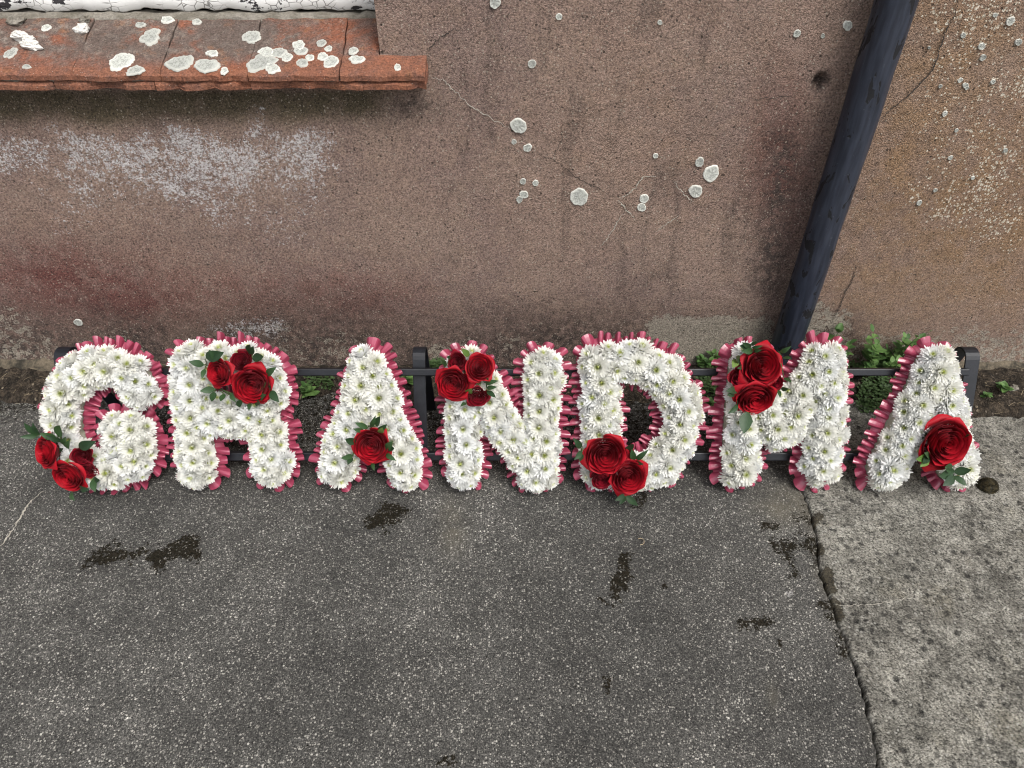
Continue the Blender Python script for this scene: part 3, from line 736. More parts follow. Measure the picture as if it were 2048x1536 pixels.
for (x, y, a, b, c, lab, mt) in [(33, 46, .016, .014, .008, 'flat flake of plaster nearest the window frame, at far left', 'mortar'), (40, 78, .017, .010, .011, 'white plaster lump, leftmost on the sill', 'plaster'),
                                 (60, 84, .012, .008, .008, 'smallest white plaster lump on the sill, between two larger ones', 'plaster'), (66, 96, .022, .010, .010, 'long white plaster lump on the sill, nearest its front edge', 'plaster'),
                                 (164, 62, .014, .012, .009, 'white plaster lump standing alone on the sill, right of the others', 'plaster'), (170, 45, .011, .010, .008, 'grey mortar lump against the window frame, behind a white lump', 'mortar')]:
    p = on_sill(x, y)
    o = link('plaster_chunk', chunk(a, b, c, x * .37, M[mt]), None, p + np.array([0, 0, c * .45]), (math.atan(SL), 0, random.uniform(-.4, .4)))
    tag(o, lab, 'plaster', 'plaster lumps on the sill')

# ================================================================== WINDOW FRAME
FY = WALL_Y + Q_IN; zb = zt(FY) + .0005
win = empty('window_frame', ((WIN_X0 + XR) / 2, FY, zb))
tag(win, 'peeling white painted timber window frame above the tile sill', 'window')
def wbox(name, x0, x1, y0, y1, z0, z1, mt):
    m_ = MB(); m_.box((x0 - win.location.x, y0 - win.location.y, z0 - win.location.z), (x1 - win.location.x, y1 - win.location.y, z1 - win.location.z))
    return bevel(link(name, m_.mesh(name, M[mt]), win), .002)
def worn_rail():
    n = 240; gx = np.linspace(WIN_X0 + .002, XR - .0015, n); v = []; f = []
    for i, x in enumerate(gx):
        lo_ = zb + .004 * (vnoise(x * 38, 1, 71) - .5) * 2 + .003 * (vnoise(x * 120, 4, 72) - .5)
        rows = [(FY + .05, lo_ + .004), (FY + .004, lo_ + .002), (FY, lo_ + .004), (FY - .0015 + .002 * (vnoise(x * 30, 5, 73) - .5), lo_ + .02), (FY, zb + .055), (FY + .006, zb + .060), (FY + .05, zb + .066)]
        v += [(x - win.location.x, y - win.location.y, z - win.location.z) for y, z in rows]
        if i: 
            for k in range(6): a = (i - 1) * 7 + k; f.append((a, a + 7, a + 8, a + 1))
    return mesh('bottom_rail', v, f, M['paint'])
link('bottom_rail', worn_rail(), win)
wbox('stile', XR - .052, XR - .003, FY + .003, FY + .05, zb + .062, WIN_Z1 - .055, 'paint')
wbox('stile', WIN_X0 + .003, WIN_X0 + .052, FY + .003, FY + .05, zb + .062, WIN_Z1 - .055, 'paint')
wbox('mullion', (WIN_X0 + XR) / 2 - .022, (WIN_X0 + XR) / 2 + .022, FY + .004, FY + .05, zb + .062, WIN_Z1 - .055, 'paint')
wbox('top_rail', WIN_X0 + .003, XR - .003, FY + .002, FY + .05, WIN_Z1 - .055, WIN_Z1 - .002, 'paint')
mid_ = (WIN_X0 + XR) / 2
wbox('pane', WIN_X0 + .05, mid_ - .022, FY + .026, FY + .032, zb + .06, WIN_Z1 - .055, 'glass')
wbox('pane', mid_ + .022, XR - .05, FY + .026, FY + .032, zb + .06, WIN_Z1 - .055, 'glass')
wbox('dark_room_backing', WIN_X0 - .05, XR + .05, WALL_Y + .262, WALL_Y + .27, .70, WIN_Z1 + .05, 'room')  # flat dark sheet added behind the panes, standing in for the unlit room

# ================================================================== DRAINPIPE
pa, pb_ = hit_y(1792, 0, WALL_Y - .052), hit_y(1577, 680, WALL_Y - .052)
pxm = float((pa[0] + pb_[0]) / 2); PR = .0345
def pipe_mesh():
    n = 40; zz = np.concatenate([np.linspace(-.02, .95, 120), np.linspace(1.0, 4.8, 20)]); v = []
    for z in zz:
        for i in range(n):
            a = 2 * math.pi * i / n
            r = PR + .0009 * (vnoise(a * 2.2, z * 16, 81) - .5) * 2
            v.append((math.cos(a) * r, math.sin(a) * r, z))
    q = []
    for j in range(len(zz) - 1):
        for i in range(n): q.append((j * n + i, j * n + (i + 1) % n, (j + 1) * n + (i + 1) % n, (j + 1) * n + i))
    return fast_mesh('drainpipe', v, q, M['pipe'])
pipe = empty('drainpipe', (pxm, WALL_Y - .052, 0))
tag(pipe, 'scuffed black downpipe standing against the wall behind the letter M', 'pipe')
link('pipe_barrel', pipe_mesh(), pipe)
for z in (1.75, 3.6):
    m_ = MB(); m_.box((-.06, .030, z - .03), (.06, .052, z + .03)); bevel(link('bracket', m_.mesh('bracket', M['pipe']), pipe), .003)

# ================================================================== FLOWERS: shared meshes
def frame(n, spin):
    n = Vector(n).normalized(); q = n.to_track_quat('Z', 'Y')
    return (q.to_matrix() @ Matrix.Rotation(spin, 3, 'Z')).to_euler()

def chrys_mesh(seed):
    rr = random.Random(seed); V = []; Fc = []; T = []
    stage = [0, 5, -4, 9, 2, 14, -2, 7, 0, 4][seed % 10]            # how far the head is still closed, degrees
    rings = [(-30, 20, .0222), (-15, 27, .0240), (-2, 30, .0243), (10, 30, .0236), (22, 29, .0222), (34, 27, .0202), (46, 24, .0178), (58, 19, .0148), (69, 14, .0114), (79, 8, .0080)]
    rows = [0, .34, .68, .91, 1.0]; wid = [.30, .80, 1.0, .72, .05]
    for k, (el, cnt, L) in enumerate(rings):
        off = rr.uniform(0, 6.28)
        for i in range(cnt):
            az = off + 2 * math.pi * (i + rr.uniform(-.35, .35)) / cnt
            e = R_(el + stage * (k > 1) + rr.uniform(-10, 10)); l = L * rr.uniform(.82, 1.10); wd = (.00168 + .0003 * (k < 4)) * rr.uniform(.82, 1.18)
            if rr.random() < .02: l *= .6; e += R_(rr.uniform(-30, 30))  # crushed or bent petals
            curl = R_(rr.uniform(8, 40)) * (1 if k > 1 else rr.uniform(-.5, .7)); tw = rr.uniform(-.4, .4)
            b = len(V); r, z = .0025, .002 + .0006 * k
            for j, s in enumerate(rows):
                if j:
                    ds = (s - rows[j - 1]) * l; ang = e + curl * s; r += ds * math.cos(ang); z += ds * math.sin(ang)
                ang = e + curl * s
                hw = wd * wid[j]; cup = .0012 * wid[j] * (.6 + .4 * s)
                ca, sa = math.cos(az), math.sin(az); up = (-math.sin(ang) * ca, -math.sin(ang) * sa, math.cos(ang))
                for c in (-1, 0, 1):
                    lat = c * hw; lift = cup * (abs(c)) + tw * c * hw
                    p = (r * ca - lat * sa + up[0] * lift, r * sa + lat * ca + up[1] * lift, z + up[2] * lift)
                    V.append(p); T.append(max(0, 1 - math.hypot(p[0], p[1]) / .0088) * (1.0 if k > 4 else .35))
                if j:
                    q = b + (j - 1) * 3
                    Fc += [(q, q + 1, q + 4, q + 3), (q + 1, q + 2, q + 5, q + 4)]
    return mesh('chrysanthemum', V, Fc, M['white'], True, dict(tint=T))
CHR = [chrys_mesh(s) for s in range(10)]
def centre_mesh():
    rr = random.Random(5); mb = MB()
    for i in range(16):
        a = i * 2.4; r = .0008 * math.sqrt(i) * 1.25
        x, y = r * math.cos(a), r * math.sin(a)
        mb.tube([(x, y, .004), (x * 1.25, y * 1.25, .0105 + rr.uniform(-.001, .001))], [.0008, .0005], 4)
    return mb.mesh('flower_centre', M['centre'])
CEN = centre_mesh()

def rose_meshes(seed, n, small=False):
    """petals of one rose of outer radius 1, wound in a spiral; each lip rolls outward; outermost last"""
    rr = random.Random(seed); out = []
    na = 11; rows = [0, .28, .52, .68, .77, .84, .90, .95, 1.0]
    ang = rr.uniform(0, 6.28)
    for i in range(n):
        t = i / (n - 1); ang += R_(137.5 + rr.uniform(-12, 12))
        op = max(0., (t - .78) / .22); op = op * op * (3 - 2 * op)
        rim = .045 + .80 * t ** .95 + rr.uniform(-.012, .012)
        top = .46 - .14 * (1 - t) ** 5 - .20 * t ** 1.6 - .16 * op + rr.uniform(-.012, .012)
        half = (1.60 - .85 * t ** .7) * rr.uniform(.92, 1.12)
        base_r = .03 + .22 * t; bot = -.30 - .18 * op
        curl = (.016 + .026 * t + .06 * op) * rr.uniform(.7, 1.35); pt = (.02 + .05 * t + .07 * op) * rr.uniform(.2, 1.6)
        tilt = rr.uniform(-.03, .03); ruff = .008 + (.040 if small else .008) * t
        ph = rr.uniform(0, 6.28); v = []; ed = []
        for s in rows:
            for a_ in range(na):
                a = -1 + 2 * a_ / (na - 1)
                se = s * (1 - .26 * abs(a) ** 3.4)
                cupr = 1 - (1 - min(1, se / .8)) ** 2.0; opr = min(1, se / .85)
                r = base_r + (rim - base_r) * (cupr * (1 - .6 * op) + opr * .6 * op)
                z = bot + (top - bot) * (se ** 1.1 * (1 - op) + math.sin(min(1, se * 1.05) * math.pi / 2) * op)
                o = max(0, se - .77) / .23
                r += curl * o ** 1.2; z -= (curl * .75 + .04 * op) * o ** 2.2
                tip = math.exp(-(a / .24) ** 2)
                r += pt * o * tip; z -= pt * .45 * o * tip
                r *= 1 + .05 * a + ruff * math.sin(a * 5 + ph) * se
                z += ruff * math.sin(a * 4 + ph * 2) * se + tilt * a
                th = ang + a * half
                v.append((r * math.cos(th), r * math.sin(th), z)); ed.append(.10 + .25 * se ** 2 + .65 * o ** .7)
        ns = len(rows)
        f = [(j * na + a, j * na + a + 1, (j + 1) * na + a + 1, (j + 1) * na + a) for j in range(ns - 1) for a in range(na - 1)]
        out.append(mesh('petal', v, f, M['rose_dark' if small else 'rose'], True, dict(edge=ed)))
    return out
ROSES = [rose_meshes(s, n_) for s, n_ in ((3, 38), (8, 34), (15, 40), (21, 36), (27, 31), (35, 39))]
SROSES = [rose_meshes(s, 22, True) for s in (4, 9, 33)]
def calyx_mesh():
    v = []; f = []; n = 10
    prof_ = [(.05, -.75), (.16, -.62), (.20, -.45), (.14, -.30)]
    for r, z in prof_:
        for i in range(n): v.append((r * math.cos(6.2832 * i / n), r * math.sin(6.2832 * i / n), z))
    for j in range(3):
        for i in range(n): f.append((j * n + i, j * n + (i + 1) % n, (j + 1) * n + (i + 1) % n, (j + 1) * n + i))
    for k in range(5):
        a = k * 1.2566; b = len(v)
        for s, wd in ((0, .10), (.5, .09), (1, .01)):
            r = .18 + .42 * s; z = -.45 + .12 * s
            for c in (-1, 1): v.append((r * math.cos(a) - c * wd * math.sin(a), r * math.sin(a) + c * wd * math.cos(a), z))
        f += [(b, b + 1, b + 3, b + 2), (b + 2, b + 3, b + 5, b + 4)]
    return mesh('rose', v, f, M['leaf'])
CALYX = calyx_mesh()

def leaf_mesh(mat, wd=.30, fold=.10, droop=.12, serr=0.0, seed=1):
    """leaf of length 1 along +Y, folded along its midrib"""
    rr = random.Random(seed); rows = [0, .08, .22, .40, .60, .78, .91, 1.0]; v = []; f = []
    for j, s in enumerate(rows):
        w_ = wd * math.sin(math.pi * s ** .82) ** .85 if 0 < s < 1 else .012
        w_ *= 1 + (serr * (1 if j % 2 else -1))
        z = droop * (math.sin(s * 2.2) * .6 - s * s * .7)
        v += [(-w_, s, z + fold * w_ * 2), (-w_ * .5, s, z + fold * w_ * .8), (0, s, z), (w_ * .5, s, z + fold * w_ * .8), (w_, s, z + fold * w_ * 2)]
        if j:
            b = (j - 1) * 5
            f += [(b + k, b + k + 1, b + k + 6, b + k + 5) for k in range(4)]
    return mesh('leaf', v, f, mat)
LEAF = [leaf_mesh(M['leaf'], .21, .10, .14, seed=1), leaf_mesh(M['leaf'], .24, .2, -.10, seed=2), leaf_mesh(M['leaf'], .17, .15, .25, seed=3)]
LEAFL = [leaf_mesh(M['leaf_light'], .26, .1, .12)]
BIGLEAF = leaf_mesh(M['leaf'], .25, .08, .10, .05)
WEED = [leaf_mesh(M['weed'], .33, .15, .18, .05), leaf_mesh(M['weed'], .40, .1, -.12, .04)]

# ================================================================== THE LETTERS
ZF = .052                    # plane on which the strokes were measured
def march(Fv, gx, gy, lev):
    """closed contour loops of a sampled field"""
    A = Fv - lev; nxt = {}
    ny, nx = A.shape
    def ep(j, i, d):          # crossing on the edge from (j,i), d 0 along x, 1 along y
        a = A[j, i]; b = A[j, i + 1] if d == 0 else A[j + 1, i]; t = a / (a - b)
        return (gx[i] + t * (gx[1] - gx[0]) if d == 0 else gx[i], gy[j] + t * (gy[1] - gy[0]) if d else gy[j])
    ins = A < 0
    tab = {1: [(3, 0)], 2: [(0, 1)], 3: [(3, 1)], 4: [(1, 2)], 5: [(3, 2), (1, 0)], 6: [(0, 2)], 7: [(3, 2)], 8: [(2, 3)], 9: [(2, 0)], 10: [(0, 3), (2, 1)], 11: [(2, 1)], 12: [(1, 3)], 13: [(1, 0)], 14: [(0, 3)]}
    for j in range(ny - 1):
        for i in range(nx - 1):
            c = ins[j, i] + 2 * ins[j, i + 1] + 4 * ins[j + 1, i + 1] + 8 * ins[j + 1, i]
            if c in (0, 15): continue
            E = [(j, i, 0), (j, i + 1, 1), (j + 1, i, 0), (j, i, 1)]
            for a, b in tab[int(c)]: nxt[E[a]] = E[b]
    loops = []
    while nxt:
        k0 = k = next(iter(nxt)); lp = []
        while k in nxt: lp.append(ep(*k)); k = nxt.pop(k)
        if len(lp) > 12: loops.append(np.array(lp))
    return loops
def resample(lp, step):
    P = np.vstack([lp, lp[:1]]); s = np.concatenate([[0], np.cumsum(np.hypot(*np.diff(P, axis=0).T))])
    n = max(8, int(round(s[-1] / step))); q = np.linspace(0, s[-1], n, endpoint=False)
    return np.stack([np.interp(q, s, P[:, 0]), np.interp(q, s, P[:, 1])], -1), s[-1]

def make_letter(strokes, rpx, label, roses, leaves, seed):
    rr = random.Random(seed); rg = np.random.default_rng(seed)
    SK = [[tuple(hit_l(x, y + (8 if y > 928 else 0), ZF)) for x, y in st] for st in strokes]
    allp = np.array([p for st in SK for p in st]); xc_ = float(allp[:, 0].mean())
    SK = [[(x - xc_, y) for x, y in st] for st in SK]
    root = empty('floral_letter', (xc_, LET_Y, 0), (LEAN, 0, 0)); tag(root, label, 'floral letter', 'letters of the floral tribute')
    def sdf(x, y):
        d = np.full(np.shape(x), 1e9)
        for st in SK: d = np.minimum(d, seg_dist(np.asarray(x, float), np.asarray(y, float), st))
        return d
    def grad(x, y, e=.002):
        gx_ = (sdf(x + e, y) - sdf(x - e, y)); gy_ = (sdf(x, y + e) - sdf(x, y - e)); L = np.hypot(gx_, gy_) + 1e-9
        return gx_ / L, gy_ / L
    RV = (rpx - 1) * .00104                          # visible half width of a stroke
    RB = RV - .0155                             # half width of the foam
    lo_ = allp.min(0) - np.array([xc_, 0]) - .08; hi_ = allp.max(0) - np.array([xc_, 0]) + .08
    gx = np.arange(lo_[0], hi_[0], .0035); gy = np.arange(lo_[1], hi_[1], .0035)
    GX, GY = np.meshgrid(gx, gy); D = sdf(GX, GY)
    loops = march(D, gx, gy, RB)
    # foam base
    bm = bmesh.new(); ee = []
    for lp in loops:
        P, _ = resample(lp, .008); vs = [bm.verts.new((x, y, .034)) for x, y in P]
        ee += [bm.edges.new((vs[i], vs[(i + 1) % len(vs)])) for i in range(len(vs))]
    bmesh.ops.triangle_fill(bm, edges=ee, use_beauty=True)
    ex = bmesh.ops.extrude_face_region(bm, geom=bm.faces[:])
    for g_ in ex['geom']:
        if isinstance(g_, bmesh.types.BMVert): g_.co.z = .0
    bmesh.ops.recalc_face_normals(bm, faces=bm.faces[:])
    me = bpy.data.meshes.new('foam_base'); bm.to_mesh(me); bm.free(); me.materials.append(M['foam'])
    link('foam_base', me, root)
    # pleated ribbon round every outline
    RVv = []; RF = []
    for lp in loops:
        P, L = resample(lp, .0016); npl = max(4, int(L / .0168)); m_ = npl * 14
        P, L = resample(lp, L / m_)
        m_ = len(P); k = np.arange(m_)
        wob = np.cumsum(np.repeat(rg.uniform(.55, 1.5, npl + 2), 14))[:m_]; ph = (wob / wob[-1] * npl)
        pl = np.floor(ph).astype(int); fr = ph - pl
        nxv, nyv = grad(P[:, 0], P[:, 1], .006)
        nxv = np.convolve(np.concatenate([nxv[-6:], nxv, nxv[:6]]), np.ones(13) / 13, 'valid'); nyv = np.convolve(np.concatenate([nyv[-6:], nyv, nyv[:6]]), np.ones(13) / 13, 'valid')
        ln = np.hypot(nxv, nyv) + 1e-9; nxv /= ln; nyv /= ln
        rid = np.clip(np.minimum((fr - .12) / .15, (.76 - fr) / .15), 0, 1) * (.80 + .20 * (1 - np.abs(fr - .40) / .28).clip(0, 1))      # the raised, tubular part of a pleat
        rl = rg.uniform(.70, 1.22, npl + 3)[pl]; lean = rg.uniform(-.004, .004, npl + 3)[pl]; amp = rg.uniform(.75, 1.2, npl + 3)[pl]
        reach = .0288 * rl * (.50 + .50 * rid ** .4)
        for _ in range(6):
            dd = sdf(P[:, 0] + nxv * reach, P[:, 1] + nyv * reach) - RB
            reach = np.where(dd < reach * .72, reach * .84, reach)
        reach = np.convolve(np.concatenate([reach[-1:], reach, reach[:1]]), [.1, .8, .1], 'valid')
        tx, ty = -nyv, nxv
        b = len(RVv); rows = [0, .30, .58, .82, 1.0]
        for s in rows:
            pin = -(fr - .43) * .0168 * .42 * s * (rid > 0) + lean * s
            zz = .0155 + (rid - .50) * .0165 * amp * (.25 + .75 * s) - .006 * s * s
            for i in range(m_):
                q = .002 + reach[i] * s
                RVv.append((P[i, 0] + nxv[i] * q + tx[i] * pin[i], P[i, 1] + nyv[i] * q + ty[i] * pin[i], zz[i]))
        for j in range(len(rows) - 1):
            for i in range(m_):
                i2 = (i + 1) % m_
                RF.append((b + j * m_ + i, b + j * m_ + i2, b + (j + 1) * m_ + i2, b + (j + 1) * m_ + i))
    RVa = np.array(RVv)
    # nothing may sink into the paving: lift what would end below it
    zw = RVa[:, 1] * math.sin(LEAN) + RVa[:, 2] * math.cos(LEAN)
    low = np.clip(.006 - zw, 0, None); RVa[:, 2] += low * .55 / math.cos(LEAN) * .9; RVa[:, 1] += low * .6 / math.sin(LEAN)
    o = link('ribbon_trim', fast_mesh('ribbon_trim', RVa, np.array(RF), M['ribbon'], None, False), root); o['label'] = 'pleated dusky pink satin ribbon edging'
    # roses first, so that chrysanthemums keep clear of them
    RP = []
    for (x, y, d, tx, ty, kind) in roses:
        zr = .088 if kind == 'b' else .080
        p = hit_l(x, y, zr); p = (p[0] - xc_, p[1]); rad = d / 2 * (.00110 if kind == 'b' else .00112); RP.append((p[0], p[1], rad))
        rot = frame((tx, ty, 1), rr.uniform(0, 6.28))
        o = link('rose', CALYX, root, (p[0], p[1], zr - rad * .30), rot, rad)
        o['label'] = 'open deep red rose' if kind == 'b' else 'small dark red spray rose'
        for me in rr.choice(ROSES if kind == 'b' else SROSES): link('petal', me, o)
    # chrysanthemums over the domed strokes
    def dome(d): return .026 + .034 * math.sqrt(max(0.02, 1 - (d / (RV * 1.02)) ** 2))
    pts = []
    def ok(x, y, z, mn):
        for (rx, ry, rd) in RP:
            if math.hypot(x - rx, y - ry) < rd * .62: return False
        return all((x - a) ** 2 + (y - b) ** 2 + (z - c) ** 2 > mn * mn for a, b, c in pts)
    for st in SK:
        for (ax, ay), (bx, by) in zip(st[:-1], st[1:]):
            n_ = max(1, int(math.hypot(bx - ax, by - ay) / .010))
            for k in range(n_ + 1):
                x = ax + (bx - ax) * k / n_ + rr.uniform(-.008, .008); y = ay + (by - ay) * k / n_ + rr.uniform(-.006, .006)
                if ok(x, y, dome(float(sdf(x, y))), .0295): pts.append((x, y, dome(float(sdf(x, y)))))
    for trial in range(9000):
        x = rr.uniform(lo_[0], hi_[0]); y = rr.uniform(lo_[1], hi_[1]); d = float(np.interp(0, [0], [0])) if False else None
        i = int((x - gx[0]) / .0035); j = int((y - gy[0]) / .0035)
        if not (0 <= i < len(gx) - 1 and 0 <= j < len(gy) - 1): continue
        d = D[j, i]
        if d > RV * .74: continue
        z = dome(d) - .004
        if ok(x, y, z, .0215): pts.append((x, y, z))
    for (x, y, z) in pts:
        d = float(sdf(x, y)); gx_, gy_ = grad(np.float64(x), np.float64(y), .005)
        k = min(1.0, d / RV); side = k ** 1.1 * 1.75
        nv = (gx_ * side + rr.uniform(-.12, .12), gy_ * side + rr.uniform(-.12, .12), math.sqrt(max(.10, 1 - k * k)))
        sc = rr.uniform(.90, 1.14) * (1 if k < .45 else .92)
        nn = Vector(nv).normalized(); z2 = z - .010
        zwld = (y) * math.sin(LEAN) + z2 * math.cos(LEAN)
        c = link('chrysanthemum', rr.choice(CHR), root, (x - nn.x * .010, y - nn.y * .006 + max(0, .018 - zwld), z2), frame(nv, rr.uniform(0, 6.28)), sc)
        link('flower_centre', CEN, c)
    # foliage tucked round the roses: (stem end, tips...) sprigs of single leaves
    for (kind, wpx, items) in leaves:
        sp = MB(); first = None; objs = []
        for (bx, by, tx, ty) in items:
            zb_, zt_ = .076, .094
            b = np.append(hit_l(bx, by, zb_), zb_); e = np.append(hit_l(tx, ty, zt_), zt_); b[0] -= xc_; e[0] -= xc_
            if first is None: first = b.copy()
            sp.tube([first - np.array([0, 0, .016]), (first + b) / 2 - np.array([0, 0, .004]), b], [.0013, .0011, .0009], 5)
            objs.append((b, e))
        s_ = link('leaf_sprig', sp.mesh('leaf_sprig', M['stem'], True), root)
        for b, e in objs:
            dv = Vector(e - b); L_ = dv.length; yv = dv.normalized(); zv = Vector((rr.uniform(-.35, .35), rr.uniform(-.1, .45), 1)); xv = yv.cross(zv).normalized(); zv = xv.cross(yv)
            mt = Matrix((xv, yv, zv)).transposed()
            me = {'d': rr.choice(LEAF), 'l': LEAFL[0], 'b': BIGLEAF}[kind]
            link('leaf', me, s_, b, mt.to_euler(), (L_ * wpx * 1.25, L_ * 1.08, L_))
    return root

LET = []
LET.append(make_letter([[(268, 784), (252, 756), (220, 739), (180, 738), (142, 758), (119, 795), (113, 835), (117, 880), (140, 920), (182, 938), (226, 940), (258, 924), (263, 888), (258, 872), (226, 872)]], 44,
    'letter G of white chrysanthemums, red roses at its lower left, first of the row',
    [(90, 907, 72, -.55, .15, 'b'), (133, 955, 74, -.10, -.25, 'b'), (161, 914, 44, .25, .1, 's'), (172, 941, 40, .2, -.1, 's')],
    [('d', 1.0, [(112, 876, 82, 868), (116, 872, 120, 852), (128, 890, 130, 876), (124, 882, 94, 872), (134, 896, 138, 882)]), ('d', .9, [(78, 870, 50, 848), (76, 872, 42, 874), (80, 868, 66, 848)]),
     ('d', .8, [(158, 895, 188, 884)]), ('d', 1.0, [(186, 958, 190, 982), (188, 956, 198, 960)]), ('d', 1.1, [(143, 984, 148, 1000), (160, 975, 176, 978)])], 1))
LET.append(make_letter([[(375, 738), (376, 800), (380, 870), (384, 932)], [(378, 736), (440, 732), (495, 736), (524, 756), (532, 790), (518, 824), (480, 838), (400, 840)], [(500, 836), (530, 870), (538, 932)]], 46,
    'letter R of white chrysanthemums, roses on its bowl, second in the row',
    [(437, 748, 62, -.35, .1, 'b'), (501, 772, 84, .12, -.1, 'b'), (482, 725, 50, .1, .45, 's')],
    [('d', 1.0, [(408, 730, 380, 724), (412, 716, 444, 706), (440, 722, 420, 702), (410, 738, 404, 756)]), ('d', .9, [(500, 708, 506, 694), (505, 716, 526, 714), (496, 704, 500, 690)]),
     ('d', 1.0, [(430, 778, 402, 782), (428, 784, 424, 802), (448, 788, 442, 802), (462, 786, 470, 802), (478, 800, 480, 814), (500, 806, 498, 820)]),
     ('d', 1.0, [(534, 750, 550, 736), (540, 782, 556, 802), (542, 778, 540, 772), (520, 798, 530, 790), (510, 804, 520, 806)])], 2))
LET.append(make_letter([[(735, 740), (716, 800), (692, 870), (668, 934)], [(735, 740), (758, 800), (784, 870), (808, 942)], [(700, 882), (780, 882)]], 42,
    'letter A of white chrysanthemums with one central red rose, third in the row',
    [(741, 893, 82, .0, -.05, 'b')],
    [('d', .75, [(735, 856, 712, 846), (742, 852, 750, 834), (752, 852, 760, 834), (756, 862, 772, 850), (728, 862, 708, 858)]), ('d', 1.0, [(712, 886, 692, 878), (706, 912, 684, 916), (704, 914, 696, 928)]),
     ('d', .9, [(772, 900, 784, 884), (772, 908, 790, 920), (774, 896, 788, 896)]), ('l', .8, [(760, 866, 764, 856)]), ('d', .9, [(744, 926, 748, 940)])], 3))
LET.append(make_letter([[(928, 744), (927, 800), (926, 870), (928, 936)], [(936, 742), (968, 790), (1004, 848), (1040, 905), (1070, 944)], [(1086, 742), (1086, 800), (1085, 870), (1082, 942)]], 42,
    'letter N of white chrysanthemums with four roses at its top left',
    [(915, 725, 42, -.15, .2, 's'), (958, 738, 62, .15, .42, 'b'), (907, 769, 74, -.15, -.1, 'b'), (954, 794, 48, .05, -.15, 's')],
    [('l', .7, [(938, 712, 924, 698)]), ('d', .8, [(972, 768, 994, 762), (974, 776, 992, 774), (974, 782, 990, 794), (968, 764, 976, 756)]), ('d', 1.0, [(900, 716, 894, 714), (892, 732, 886, 724)]), ('l', 1.0, [(934, 786, 942, 778)]), ('d', 1.0, [(932, 806, 922, 812)])], 4))
LET.append(make_letter([[(1203, 732), (1202, 800), (1202, 870), (1204, 930)], [(1203, 732), (1280, 730), (1328, 748), (1360, 792), (1368, 842), (1356, 892), (1322, 930), (1280, 940), (1204, 934)]], 44,
    'letter D of white chrysanthemums with two large roses at its lower left',
    [(1212, 913, 92, -.05, .0, 'b'), (1257, 957, 82, .08, -.05, 'b'), (1203, 960, 48, -.15, -.2, 's'), (1256, 912, 34, .3, .1, 's')],
    [('d', .75, [(1268, 920, 1264, 900), (1272, 920, 1294, 902), (1274, 924, 1286, 928)]), ('d', .9, [(1164, 902, 1150, 918), (1162, 896, 1148, 878), (1164, 908, 1160, 922)]), ('d', .9, [(1254, 900, 1266, 888)]),
     ('d', .8, [(1250, 990, 1232, 1000), (1252, 992, 1274, 1010), (1251, 993, 1240, 1008)])], 5))
LET.append(make_letter([[(1500, 734), (1494, 800), (1488, 870), (1485, 932)], [(1512, 745), (1534, 800), (1562, 866)], [(1648, 738), (1610, 790), (1574, 862)], [(1652, 730), (1660, 790), (1658, 860), (1648, 932)]], 46,
    'letter M of white chrysanthemums, in front of the black downpipe',
    [(1525, 735, 90, .1, .15, 'b'), (1513, 797, 86, -.05, -.5, 'b'), (1481, 757, 46, -.2, .05, 's'), (1551, 768, 40, .3, -.1, 's')],
    [('d', .72, [(1500, 698, 1480, 692), (1502, 694, 1486, 686), (1504, 696, 1524, 692), (1502, 690, 1514, 684), (1506, 702, 1484, 702), (1506, 702, 1522, 700)]), ('l', 1.0, [(1472, 720, 1466, 734)]), ('d', 1.0, [(1480, 722, 1472, 714), (1484, 732, 1476, 736)]),
     ('b', 1.0, [(1494, 824, 1488, 864)]), ('d', .9, [(1556, 780, 1560, 794), (1562, 778, 1576, 778)]), ('d', .9, [(1470, 786, 1456, 790), (1476, 780, 1454, 782), (1476, 808, 1458, 826)]), ('d', .9, [(1560, 705, 1580, 694), (1566, 715, 1582, 718), (1568, 756, 1582, 764)])], 6))
LET.append(make_letter([[(1879, 736), (1852, 800), (1815, 870), (1778, 936)], [(1879, 736), (1896, 800), (1910, 870), (1922, 938)], [(1815, 885), (1905, 885)]], 44,
    'letter A at the right end with one very large red rose',
    [(1897, 889, 114, .05, -.05, 'b')],
    [('d', 1.0, [(1908, 944, 1880, 950), (1908, 944, 1940, 940), (1908, 952, 1888, 970), (1908, 952, 1932, 970), (1904, 938, 1890, 934)]), ('l', .8, [(1856, 916, 1842, 932), (1852, 914, 1834, 918)]), ('d', .9, [(1858, 910, 1846, 926), (1860, 914, 1850, 906)]), ('d', .9, [(1926, 872, 1938, 870)])], 7))

# ================================================================== LETTER STAND
def lp(x, px, py, z):                                    # a point of the letters' plane in the world
    q = hit_l(px, py, z); return LO + np.array([q[0] if x is None else x, 0, 0]) + LU * q[1] + LN * z
stand = empty('letter_stand', (0, LET_Y + .05, 0)); tag(stand, 'black metal easel stand carrying the row of flower letters', 'stand')
stx = Vector(stand.location)
XL, XRR = float(hit_l(112, 745, -.01)[0]), float(hit_l(1952, 740, -.01)[0])
def rail(name, py0, py1, z0, z1, xa, xb):
    y0 = hit_l(1024, py1, z1)[1]; y1 = hit_l(1024, py0, z1)[1]; v = []
    for x in (xa, xb):
        for (yy, zz) in ((y0, z0), (y1, z0), (y1, z1), (y0, z1)):
            p = LO + LU * yy + LN * zz; v.append((x, p[1] - stx.y, p[2]))
    return bevel(link(name, mesh(name, v, [(0, 1, 2, 3), (7, 6, 5, 4), (0, 4, 5, 1), (1, 5, 6, 2), (2, 6, 7, 3), (3, 7, 4, 0)], M['metal'], False), stand), .0022)
rail('top_rail', 738, 752, -.020, -.004, XL + .016, XRR - .016)
rail('bottom_rail', 906, 922, -.020, -.004, XL + .016, XRR - .016)
